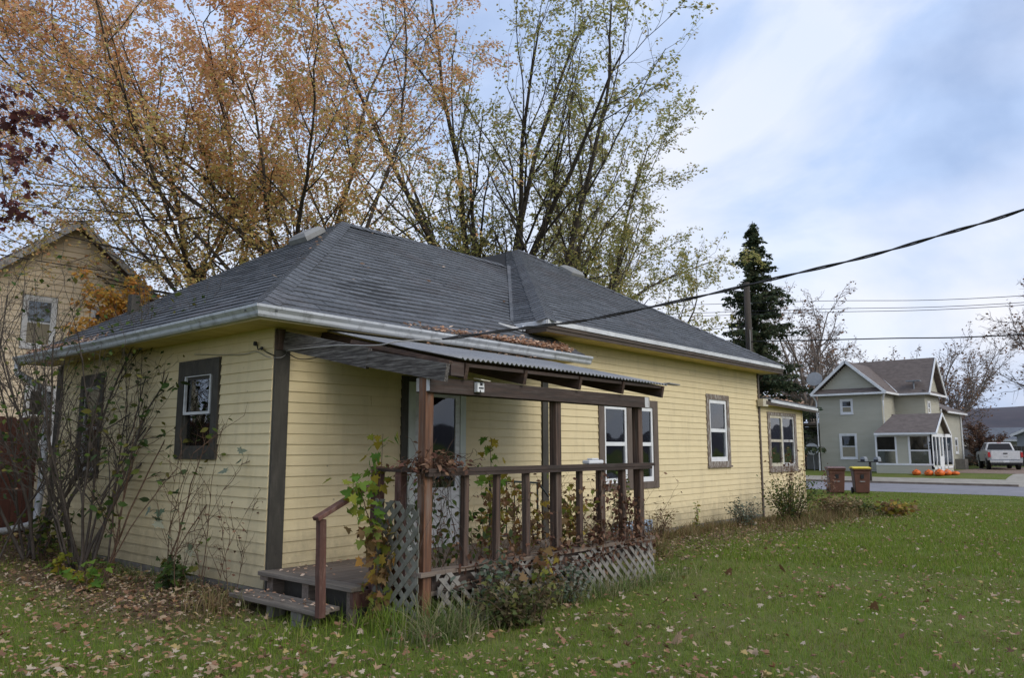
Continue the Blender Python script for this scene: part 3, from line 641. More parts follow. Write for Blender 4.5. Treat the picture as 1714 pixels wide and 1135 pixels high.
# roof vents, flashing
def vent(cx, cy, cz, nrm, along, col='vent_grey'):
    n = Vector(nrm).normalized(); u = Vector(along).normalized(); v = n.cross(u); c = Vector((cx, cy, cz)); vs = []
    for (s, h) in ((.19, 0.0), (.19, .07), (.13, .12)):
        for a, b in ((-1, -1), (1, -1), (1, 1), (-1, 1)): vs.append(c+u*(a*s*1.15)+v*(b*s)+n*h)
    fs = [(0, 1, 5, 4), (1, 2, 6, 5), (2, 3, 7, 6), (3, 0, 4, 7), (4, 5, 9, 8), (5, 6, 10, 9), (6, 7, 11, 10), (7, 4, 8, 11), (8, 9, 10, 11), (3, 2, 1, 0)]
    return MB().add(vs, fs).build('roof_vent', col, H)
vent(2.22, 2.75, zE+sL*2.67+.02, nL, (0, 1, 0)); vent(8.75, 2.70, zE2+s2*3.15+.005, n2, (1, 0, 0))
MB().box(.42, .54, 4.42, 4.54, 3.2, 3.66).build('vent_stack', 'dark_trim', H, label='dark square vent stack on the left slope')
fl = MB(); fl.prism([(3.50, .10, 3.13), (3.80, -.10, 3.06), (3.80, -.10, 3.10), (3.50, .10, 3.17)], (.02, .05, .0)); fl.prism([(3.80, -.12, 3.06), (4.08, .22, 3.20), (4.08, .22, 3.30), (3.80, -.12, 3.10)], (.02, -.02, 0)); fl.build('flashing', 'white_metal', H, label='loose bent white flashing at the valley foot')

# ================================================================== PORCH
porch = empty('wooden_porch', 'weathered wooden porch with grey corrugated roof, brown posts and lattice skirt', 'porch', (0, 0, 0))
Pp = porch
YP = -2.05
# roof sheet
def sheet():
    x0, x1, per = .45, 4.02, .066; n = int((x1-x0)/per*8); V = []; amp = .011
    rows = [(-.03, 2.725), (-.8, 2.545), (-1.5, 2.385), (-2.22, 2.225)]
    for th in (0, -.003):
        for i in range(n+1):
            x = x0+(x1-x0)*i/n
            for (y, z) in rows: V.append((x+(0.0), y, z+amp*math.sin(2*math.pi*(x-x0)/per)+th+.02*math.sin(x*1.1)*(-y/2.2)*.5))
    k = len(rows); F = []; o = (n+1)*k
    for i in range(n):
        for j in range(k-1):
            a = i*k+j; F.append((a, a+k, a+k+1, a+1)); F.append((o+a, o+a+1, o+a+k+1, o+a+k))
        for j in (0, k-1):
            a = i*k+j; F.append((a, a+k, o+a+k, o+a))
    return npmesh('roof_sheet', np.array(V), np.array(F), 'corrugated', Pp)
sheet()
MB().beam((4.02, -2.20, 2.235), (4.26, -2.21, 2.228), .10, .012).build('sheet_scrap', 'corrugated', Pp)
def zr(y): return 2.705+(2.205-2.705)*(-y)/2.2
# rafters
for i, x in enumerate((.55, 1.36, 2.26, 3.08, 3.95)):
    z0, z1 = zr(0)-.085, zr(-2.18)-.085
    MB().beam((x, -.04, z0), (x, -2.19, z1), .042, .14).build('rafter', 'wood_dark_y', Pp)
MB().beam((.10, -.04, 2.545), (.13, -1.35, 2.265), .04, .19).build('rafter', 'wood_weathered_y', Pp, label='wide grey weathered outer rafter')
MB().beam((.128, -1.10, 2.310), (.16, -2.34, 2.075), .042, .15).build('rafter', 'wood_weathered_y', Pp, label='lapped grey rafter tail')
for (x0, x1) in ((.36, .52), (.575, 1.335), (1.385, 2.235), (2.285, 3.055), (3.105, 3.925)):
    MB().box(x0, x1, -2.185, -2.15, zr(-2.17)-(.135 if x0 < .5 else .045), zr(-2.17)-.014).build('blocking', 'wood_dark_x', Pp)
MB().box(.30, 4.0, -1.15, -1.10, zr(-1.12)-.028, zr(-1.12)-.012).build('purlin', 'wood_dark_x', Pp)
MB().beam((.17, -1.05, 2.45), (.35, -2.19, 2.185), .05, .035).build('purlin', 'wood_dark_y', Pp)
# beam, posts, rail, balusters
MB().box(.16, 3.72, YP-.085, YP-.047, 1.925, 2.055).build('header_beam', 'wood_dark_x', Pp)
MB().box(.16, 3.72, YP+.047, YP+.085, 1.925, 2.055).build('header_beam', 'wood_dark_x', Pp)
MB().box(3.62, 3.725, YP-.088, YP-.086, 1.93, 2.05).build('bracket', 'worn_white', Pp); MB().box(.156, .159, YP-.084, YP+.08, 1.935, 2.05).build('bracket', 'worn_white', Pp)
def post(x, y, z0, z1, m, w=.09, name='post', lean=0):
    vs = []; k = 6
    for i in range(k+1):
        t = i/k; zz = z0+(z1-z0)*t; jx = rnd.uniform(-.002, .002)
        for a, b in ((-1, -1), (1, -1), (1, 1), (-1, 1)): vs.append((x+a*w/2+jx+lean*t, y+b*w/2, zz))
    fs = [(3, 2, 1, 0)]+[(i*4+j, i*4+(j+1) % 4, i*4+4+(j+1) % 4, i*4+4+j) for i in range(k) for j in range(4)]+[tuple(range(k*4, k*4+4))]
    return MB().add(vs, fs).build(name, m, Pp, bevel=.004)
post(.20, YP, -.10, 2.06, 'wood_fresh_z', label_ := .092); post(2.00, YP, .25, 1.925, 'wood_dark_z'); post(3.58, YP, .30, 1.925, 'wood_dark_z')
post(.185, -1.45, -.05, 1.29, 'wood_red', .09, 'newel_post')
MB().box(.15, 3.74, YP-.095, YP-.05, 1.215, 1.245).build('hand_rail', 'wood_dark_x', Pp)
MB().box(.15, 3.80, YP-.10, YP+.04, 1.247, 1.282).build('hand_rail', 'wood_dark_x', Pp)
MB().box(.14, .24, -1.98, -1.50, 1.247, 1.282).build('hand_rail', 'wood_dark_y', Pp)
post(.185, -1.76, .27, 1.247, 'wood_red', .075, 'baluster')
for x, w in ((.655, .075), (1.075, .07), (1.51, .075), (2.38, .07), (2.77, .095), (3.20, .085)):
    post(x, YP-.02, .40, 1.215, 'wood_dark_z', w*.8, 'baluster', rnd.uniform(-.01, .01))
# deck boards run along the house, one edge board across the step end
for i in range(14):
    y0 = -.04-i*.147; x0 = (.075 if y0-.14 > -1.45 else .23); x0 += rnd.uniform(0, .012)
    MB().box(x0, 3.85+rnd.uniform(0, .02), y0-.141, y0, .232+rnd.uniform(-.003, .002), .270+rnd.uniform(-.003, .003)).build('deck_board', 'wood_grey_x', Pp, bevel=.004)
MB().box(-.085, .07, -1.46, -.005, .232, .272).build('deck_board', 'wood_grey_y', Pp, bevel=.004)
MB().box(.10, 3.80, YP-.075, YP+.07, .40, .435).build('kick_board', 'wood_grey_x', Pp)
MB().box(.26, 3.80, YP-.035, YP-.001, .272, .398).build('rim_joist', 'wood_dark_x', Pp)
MB().box(-.05, .16, -1.445, -1.405, .09, .230).build('rim_joist', 'wood_red', Pp); MB().box(.0, .20, -1.435, -1.40, -.04, .088).build('rim_joist', 'dark_trim', Pp)
MB().box(.10, .14, -1.40, -.02, -.05, .231).build('riser', 'dark_trim', Pp)
for y in (-.14, -.72, -1.38): MB().box(-.03, .10, y-.05, y+.05, -.05, .231).build('step_support', 'wood_grey_x', Pp)
MB().box(-.07, .06, -.16, -.03, .19, .231).build('step_support', 'wood_grey_x', Pp)
MB().box(-.365, -.225, -1.36, .02, .065, .103).build('step_tread', 'wood_grey_y', Pp, bevel=.004)
MB().box(-.215, -.075, -1.30, .01, .065, .101).build('step_tread', 'wood_grey_y', Pp, bevel=.004)
for k, (a, b) in enumerate(((-.09, -.02), (-.018, .063))): MB().box(-.345, -.14, -1.12, -.98+.01*k, a, b).build('concrete_block', 'concrete', Pp, bevel=.006)
MB().box(-.30, -.16, -.62, -.52, -.1, .063).build('concrete_block', 'concrete', Pp, bevel=.006)
post(-.345, -1.395, .06, .86, 'wood_red', .065, 'newel_post', -.02)
MB().beam((-.44, -1.42, .868), (.16, -1.42, 1.14), .085, .036).build('hand_rail', 'wood_red', Pp, bevel=.004)
# lattice
def lattice(parent, origin, U, width, zbot, ztop, gap, w, th, m, nrm, hang=0.0, jag=False, skip=0):
    """two crossed layers of slats, each slat a part; clipped to the panel"""
    O = Vector(origin); U = Vector(U).normalized(); Nn = Vector(nrm).normalized(); h = ztop-zbot
    for layer, sgn in ((0, 1), (1, -1)):
        k = -h
        while k < width+h:
            # centre line from (k, 0) to (k+h*sgn...) at 45 degrees
            a = (k, 0); b = (k+h*sgn, h) if sgn > 0 else (k-h, h)
            dx, dy = (b[0]-a[0]), (b[1]-a[1]); ln = math.hypot(dx, dy); px, py = -dy/ln*w/2, dx/ln*w/2
            ex_ = rnd.uniform(-.02, .03) if jag else 0
            poly = [(a[0]+px-dx, a[1]+py-dy), (a[0]-px-dx, a[1]-py-dy), (b[0]-px+dx, b[1]-py+dy), (b[0]+px+dx, b[1]+py+dy)]
            bot = rnd.uniform(-.04, .05) if jag else 0
            poly = clip(poly, [(0, 0, 1, 0), (width, 0, -1, 0), (0, bot, 0, 1), (0, h+ex_, 0, -1)])
            k += gap
            if not poly or area(poly) < .001: continue
            if skip and rnd.random() < skip: continue
            off = Nn*(layer*(th+.001)); vs = [O+U*p+Vector((0, 0, zbot+q))+off+Nn*(hang*(1-q/h)) for p, q in poly]
            MB().prism(vs, Nn*th).build('lattice_slat', m, parent)
lattice(Pp, (.26, YP-.085, 0), (1, 0, 0), 3.42, -.06, .385, .132, .042, .007, 'lattice_wood', (0, -1, 0), jag=True, skip=.10, hang=.05)
lp = empty('lattice_panel', 'loose grey lattice panel standing between the newel and the left porch post', 'lattice panel', (.11, -1.8, 0))
lattice(lp, (0, -.29, 0), (0, 1, 0), .57, -.06, .99, .136, .044, .007, 'lattice_green', (-1, 0, 0), jag=True)

# small things on and around the porch
hb = empty('birdhouse_gauge', 'small white box with a slanted cap fixed to the porch header beam', 'box', (.745, YP-.088, 1.95))
MB().box(-.045, .045, -.045, 0, -.0, .09).build('body', 'white_paint', hb, bevel=.004)
MB().prism([(-.05, -.09, .105), (.075, -.09, .098), (.075, 0, .115), (-.05, 0, .122)], (0, 0, .008)).build('cap', 'cream_frame', hb)
g = MB(); g.box(-.015, .015, -.048, -.046, .06, .085); g.box(-.03, .03, -.048, -.046, .032, .045); g.box(-.018, -.006, -.048, -.046, .0, .02); g.build('face', 'dark_plastic', hb)
bk = MB().box(2.53, 2.80, YP-.05, YP+.05, 1.284, 1.325).box(2.60, 2.73, YP-.04, YP+.04, 1.326, 1.345)
tag(bk.build('stone_block', 'white_paint', bevel=.012), 'small white block lying on the porch hand rail', 'block')
mr = empty('metal_railing', 'black metal stair railing with thin bars standing on the porch deck', 'railing', (2.6, -.6, .272))
MB().tube([(0, 0, .80), (.92, 0, .74)], .013).build('top_rail', 'black_metal', mr); MB().tube([(.92, 0, .74), (1.10, -.02, .56)], .013).build('end_rail', 'black_metal', mr)
MB().tube([(0, 0, .14), (.92, 0, .10)], .010).build('bottom_rail', 'black_metal', mr)
for i in range(7): MB().tube([(i*.15, 0, .0 if i in (0, 6) else .12), (i*.15, 0, .80-.06*i/6)], .014 if i in (0, 6) else .007, 6).build('bar', 'black_metal', mr)
cr = MB().box(6.02, 6.95, -.22, -.05, -.05, .30)
for i in range(5): cr.box(6.05+i*.18, 6.19+i*.18, -.235, -.221, .02, .26)
tag(cr.build('window_well_cover', 'crate_blue', bevel=.01), 'pale blue plastic cover low on the wall under the paired window', 'cover')

# service cable and corner wires
def smooth_pts(P, n=10):
    out = []; P = [Vector(p) for p in P]
    for i in range(len(P)-1):
        p0, p1, p2, p3 = P[max(i-1, 0)], P[i], P[i+1], P[min(i+2, len(P)-1)]
        for k in range(n):
            t = k/n; out.append(.5*((2*p1)+(-p0+p2)*t+(2*p0-5*p1+4*p2-p3)*t*t+(-p0+3*p1-3*p2+p3)*t**3))
    out.append(P[-1]); return out
cp = smooth_pts([(.60, -1.83, 2.45), (1.20, -2.12, 2.575), (1.52, -2.30, 2.64), (1.99, -2.6, 2.74), (2.69, -3.42, 2.97), (3.11, -4.06, 3.14), (3.44, -4.75, 3.29), (3.72, -5.38, 3.46), (3.99, -6.0, 3.64), (4.25, -7.0, 3.98), (4.6, -8.6, 4.6), (5.4, -13, 6.2)])
cab = empty('service_cable', 'thick twisted black service cable rising from the porch roof to the upper right', 'cable', (0, 0, 0))
for ph in (0, math.pi):
    tw = [p+Vector((.008*math.cos(i*.55+ph), 0, .009*math.sin(i*.55+ph))) for i, p in enumerate(cp)]
    MB().tube(tw, .0088, 5).build('strand', 'cable_black', cab, smooth=True)
MB().tube(smooth_pts([(.10, -.06, 2.44), (.06, -.30, 2.43), (.075, -.96, 2.415), (.088, -1.49, 2.37), (.20, -1.70, 2.40), (.60, -1.83, 2.45)], 6), .006, 5).build('pale_lead', 'cable_grey', cab)
cw = empty('corner_wiring', 'loose wires and insulators under the eave at the house corner', 'wiring', (0, 0, 0))
MB().tube(smooth_pts([(.10, -.05, 2.40), (.02, -.08, 2.36), (-.02, .10, 2.38), (-.03, .30, 2.45), (-.03, .6, 2.44), (-.03, 1.6, 2.52)], 6), .004, 4).build('wire', 'cable_grey', cw)
MB().tube(smooth_pts([(.12, -.05, 2.42), (.22, -.12, 2.36), (.36, -.2, 2.38), (.42, -.3, 2.44)], 6), .005, 4).build('wire', 'cable_black', cw)
MB().tube(smooth_pts([(-.03, .28, 2.52), (-.05, .22, 2.46), (-.04, .18, 2.47), (-.05, .06, 2.42), (.0, -.02, 2.38)], 6), .006, 4).build('wire', 'cable_black', cw)
MB().lathe([(.0, -.025), (.018, -.02), (.022, 0), (.018, .02), (0, .025)], (-.04, .30, 2.53), 8).build('insulator', 'dark_plastic', cw)
MB().lathe([(.0, -.02), (.014, -.015), (.016, 0), (.014, .015), (0, .02)], (-.04, .17, 2.47), 8).build('insulator', 'dark_plastic', cw)

# ================================================================== NEIGHBOUR HOUSE (left)
nb_ = empty('neighbour_house', 'two storey tan clapboard house with a steep front gable, behind the red fence', 'house', (3.1, 14.4, 0))
def nloc(v): return (v[0]-3.1, v[1]-14.4, v[2])
_MB = MB
class MBo(_MB):
    off = (0, 0, 0)
    def add(s, vs, fs): return _MB.add(s, [(v[0]-s.off[0], v[1]-s.off[1], v[2]-s.off[2]) for v in vs], fs)
def at(off):
    class _M(MBo): pass
    _M.off = off; return _M
NM = at((3.1, 14.4, 0))
MB = NM
x0, x1, ze, pk, px_ = -.35, 6.55, 4.28, 7.15, 3.1
w = MB(); w.box(x0, x1, 14.43, 22, 0, ze); w.prism([(x0, 14.43, ze), (x1, 14.43, ze), (px_, 14.43, pk)], (0, 7.5, 0)); w.box(-8, 2, 17, 23, 0, 4.8); w.build('wall', 'shell', nb_)
wh = [(2.06, 2.82, 3.90, 5.20), (2.26, 3.02, 1.55, 2.98), (3.62, 4.30, 3.90, 5.10)]
def gtop(z):
    if z < ze: return x0, x1
    t = (z-ze)/(pk-ze); return x0+(px_-x0)*t, x1-(x1-px_)*t
clapboards(nb_, 'x', 14.42, -1, x0, x1, 1.3, pk-.05, .152, [(a-.02, b+.02, c-.02, d+.02) for a, b, c, d in wh], m='siding_far', top=gtop, lip=.030)
for a, b, c, d in wh: window(nb_, 'x', 14.42, -1, a, b, c, d, casing=.09, tm='white_paint', fm='white_paint', gm='storm_glass', sill=True, cas_proud=.03, depth=.01)
r = MB(); e0 = .35; sl_ = (pk-ze)/(px_-x0)
A_, B_, C_ = (px_, 14.05, pk+.10), (x0-.35, 14.05, ze+.10-.35*sl_), (x1+.35, 14.05, ze+.10-.35*sl_)
r.prism([A_, B_, (B_[0], 14.05, B_[2]-.1), (px_, 14.05, pk)], (0, 8, 0)); r.prism([A_, (px_, 14.05, pk), (C_[0], 14.05, C_[2]-.1), C_], (0, 8, 0)); r.build('roof', 'red_brown_roof', nb_)
r = MB(); r.beam((px_, 14.02, pk+.02), (B_[0], 14.02, B_[2]-.07), .05, .15, (0, -1, 0) if 0 else (0, 0, 1)); r.beam((px_, 14.02, pk+.02), (C_[0], 14.02, C_[2]-.07), .05, .15); r.build('rake_board', 'worn_white', nb_)
r = MB(); r.prism([(-8.3, 16.7, 4.7), (2.2, 16.7, 4.7), (2.2, 20, 7.6), (-8.3, 20, 7.6)], (0, 0, .12)); r.prism([(-8.3, 20, 7.6), (2.2, 20, 7.6), (2.2, 23.3, 4.7), (-8.3, 23.3, 4.7)], (0, 0, .12)); r.build('roof', 'red_brown_roof', nb_)
r = MB(); r.box(.2, .85, 18.6, 19.3, 5, 8.0); r.build('chimney', 'fence_red', nb_)
MB = _MB
fe = empty('board_fence', 'red brown dog eared board fence at the left behind the shrubs', 'fence', (-.3, 5.85, .2))
x = .12; i = 0
while x > -3.2:
    wd = .135; zt = 1.70+rnd.uniform(-.012, .012); zb = -.05
    _p = [(x-wd, 0, zb), (x, 0, zb), (x, 0, zt-.03), (x-.03, 0, zt), (x-wd+.03, 0, zt), (x-wd, 0, zt-.03)]
    MB().prism(_p, (0, rnd.uniform(.017, .022), 0)).build('fence_board', 'fence_red', fe); x -= wd+.006
MB().box(-3.2, .12, .024, .06, .30, .39).box(-3.2, .12, .024, .06, 1.35, 1.44).build('fence_rail', 'fence_red', fe)
for q in (-2.6, -.3): MB().box(q, q+.09, .062, .15, -.3, 1.62).build('post', 'fence_red', fe)

# ================================================================== GREEN HOUSE across the street
gh = empty('green_house', 'two storey sage green house with white trim, brown roofs and glazed front porch', 'house', (46.2, 7.08, -.05))
GM = at((46.2, 7.08, -.05)); MB = GM
def lap(mb, axis, face, out, u0, u1, z0, z1, exp=.115, top=None, holes=()):
    clapboards(None, axis, face, out, u0, u1, z0, z1, exp, list(holes), joined=mb, seams=False, lip=.016, top=top)
w = MB(); w.box(46.23, 52, 7.11, 10.9, -.1, 4.87); w.box(49, 52.6, 5.38, 10.9, -.1, 4.87); w.box(52.6, 58.4, 5.38, 10.9, -.1, 3.9)
w.prism([(46.23, 7.11, 4.87), (46.23, 10.9, 4.87), (46.23, 9.0, 6.6)], (5, 0, 0)); w.prism([(49, 5.38, 4.87), (52.6, 5.38, 4.87), (50.8, 5.38, 6.95)], (0, 5.5, 0))
w.build('wall', 'shell', gh)
sd_ = MB(); hA = [(8.78, 9.55, 3.56, 4.50), (8.66, 9.70, .80, 2.36)]
lap(sd_, 'y', 46.22, -1, 7.10, 10.9, -.05, 4.86, holes=hA)
lap(sd_, 'y', 46.22, -1, 7.10, 10.9, 5.12, 6.6, top=lambda z: (7.1+1.9*(z-4.87)/1.75, 10.9-1.9*(z-4.87)/1.75))
lap(sd_, 'x', 7.10, -1, 46.22, 49, -.05, 4.86); lap(sd_, 'y', 48.99, -1, 5.37, 7.10, -.05, 4.86)
hD = [(49.55, 50.25, 3.55, 4.4), (53.6, 54.15, .85, 2.0), (56.2, 57.1, 1.1, 2.2)]
lap(sd_, 'x', 5.37, -1, 48.99, 52.6, -.05, 4.86, holes=hD); lap(sd_, 'x', 5.37, -1, 52.6, 58.4, -.05, 3.9, holes=hD)
lap(sd_, 'x', 5.37, -1, 48.99, 52.6, 5.05, 6.9, top=lambda z: (49+1.8*(z-4.87)/2.1, 52.6-1.8*(z-4.87)/2.1))
sd_.build('siding', 'green_siding', gh, kind='stuff')
for (a, b, c, d) in hA: window(gh, 'y', 46.22, -1, a, b, c, d, casing=.09, frame=.05, tm='white_paint', fm='white_paint', gm='glass_far', depth=.005, cas_proud=.04, curtain=[(.52, .95)] if c < 1 else None)
for (a, b, c, d) in hD: window(gh, 'x', 5.37, -1, a, b, c, d, casing=.10, frame=.05, tm='white_paint', fm='white_paint', gm='glass_far', depth=.005, cas_proud=.04)
def roof(mb, polys, th=.09):
    for p in polys: mb.prism(p, (0, 0, th))
r = MB()
roof(r, [[(45.85, 6.78, 4.80), (45.85, 9.0, 6.78), (51, 9.0, 6.78), (51, 6.78, 4.80)], [(45.85, 11.2, 4.80), (51, 11.2, 4.80), (51, 9.0, 6.78), (45.85, 9.0, 6.78)]])
roof(r, [[(48.65, 5.0, 4.80), (48.65, 11.2, 4.80), (50.8, 11.2, 7.12), (50.8, 5.0, 7.12)], [(50.8, 5.0, 7.12), (50.8, 11.2, 7.12), (52.95, 11.2, 4.80), (52.95, 5.0, 4.80)]])
roof(r, [[(52.7, 5.0, 3.85), (58.7, 5.0, 3.85), (55.8, 8.2, 5.4), (52.7, 8.2, 5.4)], [(58.7, 5.0, 3.85), (58.7, 11.2, 3.85), (55.8, 8.2, 5.4)]])
r.build('roof', 'brown_roof', gh)
r = MB(); r.prism([(45.85, 6.9, 4.86), (45.85, 11.1, 4.86), (46.21, 11.1, 5.12), (46.21, 6.9, 5.12)], (0, 0, .03)); r.build('pent_roof', 'brown_roof', gh)
r = MB(); r.prism([(48.7, 5.02, 4.84), (52.9, 5.02, 4.84), (52.9, 5.36, 5.05), (48.7, 5.36, 5.05)], (0, 0, .03)); r.build('pent_roof', 'brown_roof', gh)
t = MB()
t.beam((45.82, 6.74, 4.80), (45.82, 9.0, 6.82), .06, .16); t.beam((45.82, 11.24, 4.80), (45.82, 9.0, 6.82), .06, .16)
t.box(45.76, 45.86, 6.75, 11.2, 4.72, 4.84); t.box(45.87, 48.65, 6.70, 6.80, 4.74, 4.86); t.box(48.55, 48.65, 5.0, 6.70, 4.74, 4.86); t.box(48.56, 53.0, 4.93, 5.02, 4.72, 4.84)
t.beam((48.62, 4.98, 4.80), (50.8, 4.98, 7.16), .06, .15); t.beam((52.98, 4.98, 4.80), (50.8, 4.98, 7.16), .06, .15); t.box(53.0, 58.75, 4.93, 5.0, 3.76, 3.88)
t.beam((48.70, 6.85, 4.95), (50.6, 8.9, 6.9), .05, .04)
t.build('white_trim', 'white_paint', gh)
t = MB(); t.box(50.55, 51.05, 5.30, 5.352, 5.6, 6.3); t.build('attic_vent', 'white_paint', gh)
def pipe(pts): m_ = MB(); m_.tube(pts, .055, 6); m_.build('downspout', 'white_paint', gh)
pipe([(45.9, 11.1, 4.72), (46.12, 10.98, 4.4), (46.12, 10.98, 0)]); pipe([(45.9, 6.85, 4.72), (46.15, 7.0, 4.35), (46.15, 7.0, 2.6)]); pipe([(52.7, 5.30, 4.0), (52.7, 5.30, -.05)]); pipe([(58.3, 5.30, 3.8), (58.3, 5.30, 0)])
# glazed porch
px0, px1, py0, py1 = 44.2, 48.99, 4.05, 7.05
p = MB(); p.box(px0, px1, py0, py1, -.1, .50); p.build('porch_base', 'green_siding', gh)
p = MB()
for (a, b) in ((6.95, 7.05), (5.88, 5.98), (5.18, 5.28), (4.05, 4.25)): p.box(px0, px0+.12, a, b, .5, 2.12)
p.box(px0, px0+.12, 4.05, 7.05, 2.12, 2.26); p.box(px0-.02, px0+.12, 4.05, 7.05, .50, .60)
for a in (44.2, 45.0, 45.75, 46.6, 47.5, 48.85): p.box(a, a+.14, 4.02, 4.14, .3, 2.1)
p.box(44.2, 48.99, 4.02, 4.14, 2.1, 2.30); p.box(44.2, 48.99, 4.02, 4.14, .30, .42); p.build('porch_frame', 'white_paint', gh)
p = MB(); p.box(px0+.02, px0+.1, 5.28, 5.88, .6, 2.12); p.build('porch_panel', 'green_siding', gh)
for (a, b) in ((5.98, 6.95), (4.25, 5.18)):
    p = MB(); p.box(px0+.05, px0+.06, a, b, .60, 2.12); p.build('pane', 'glass_far', gh)
    p = MB(); p.box(px0+.02, px0+.10, a, b, 1.30, 1.37); p.build('window_rail', 'white_paint', gh)
    p = MB(); p.box(px0+.075, px0+.08, a, b, 1.37, 2.12); p.build('curtain', 'gravel', gh)
for (a, b) in ((44.34, 45.0), (45.14, 45.75), (46.74, 47.5), (47.64, 48.85)): p = MB(); p.box(a, b, 4.06, 4.07, .45, 2.1); p.build('pane', 'glass_far', gh)
p = MB(); p.box(45.89, 46.6, 4.03, 4.09, -.02, 1.0); p.box(45.89, 46.0, 4.03, 4.09, 1.0, 2.1); p.box(46.5, 46.6, 4.03, 4.09, 1.0, 2.1); p.build('porch_door', 'white_paint', gh)
p = MB(); p.prism([(43.9, 3.75, 2.28), (45.55, 3.75, 3.38), (45.55, 6.3, 3.38), (43.9, 6.98, 2.28)], (0, 0, .07)); p.prism([(45.55, 3.75, 3.38), (47.3, 3.75, 2.28), (47.3, 7.1, 2.28), (45.55, 6.4, 3.38)], (0, 0, .07)); p.build('porch_roof', 'brown_roof', gh)
p = MB(); p.prism([(44.1, 4.0, 2.3), (47.1, 4.0, 2.3), (45.55, 4.0, 3.3)], (0, .06, 0)); p.build('porch_gable', 'green_siding', gh)
p = MB(); p.beam((43.88, 3.72, 2.27), (45.55, 3.72, 3.40), .05, .14); p.beam((47.32, 3.72, 2.27), (45.55, 3.72, 3.40), .05, .14); p.box(43.82, 43.9, 3.72, 6.98, 2.22, 2.33); p.build('porch_trim', 'white_paint', gh)
for k in range(3):    # house numbers, unreadable digits in a column
    p = MB(); p.box(44.17, 44.195, 4.11, 4.19, 1.72-k*.15, 1.83-k*.15); p.build('number_plate', 'dark_plastic', gh)
# deck and dish on its left side
p = MB(); p.box(46.8, 51, 11.0, 13.6, 2.95, 3.1); p.build('balcony_floor', 'wood_grey_x', gh)
p = MB(); p.box(46.8, 46.86, 11.0, 13.6, 3.95, 4.05); p.box(46.8, 46.86, 11.0, 13.6, 3.15, 3.2)
for k in range(17): p.box(46.8, 46.85, 11.02+k*.16, 11.08+k*.16, 3.2, 3.95)
p.build('balcony_railing', 'dark_trim', gh)
for y in (11.05, 12.1, 13.5): p = MB(); p.box(46.82, 46.95, y, y+.12, -.1, 2.95); p.build('post', 'dark_trim', gh)
p = MB(); p.box(49.5, 49.6, 11.0, 14.2, -.1, 2.9); p.build('shed_wall', 'far_grey_wall', gh)
def dish(c, d, r=.42):
    m_ = MB(); pr = [(.02, 0), (r*.5, .03), (r*.8, .075), (r, .13)]; mm = _MB().lathe(pr+[(r*.98, .14)], (0, 0, 0), 14); q = Vector(d).to_track_quat('Z', 'Y'); m_.add([q @ Vector(v)+Vector(c) for v in mm.v], mm.f); m_.build('satellite_dish', 'dish_grey', gh)
dish((45.9, 11.35, 1.35), (-1, -.3, .5)); dish((47.2, 11.4, 5.9), (-1, -.2, .4), .5)
p = MB(); p.tube([(46.1, 11.3, .0), (46.0, 11.35, 1.3)], .03, 6); p.tube([(47.2, 11.3, 4.9), (47.25, 11.4, 5.85)], .04, 6); p.build('dish_mast', 'dish_grey', gh)
p = MB(); p.tube([(48.9, 5.9, 5.05), (48.9, 5.9, 5.6)], .05, 6); p.box(48.7, 49.1, 5.5, 6.3, 5.6, 5.66); p.build('roof_aerial', 'dish_grey', gh)
p = MB(); p.box(54.6, 55.5, 4.5, 5.1, -.1, .75); p.build('air_conditioner', 'concrete', gh)
p = MB(); p.tube([(52.9, 5.2, 0), (52.9, 5.2, 1.1)], .09, 6); p.box(52.8, 53.2, 5.0, 5.25, .9, 1.3); p.build('gas_meter', 'dish_grey', gh)
MB = _MB

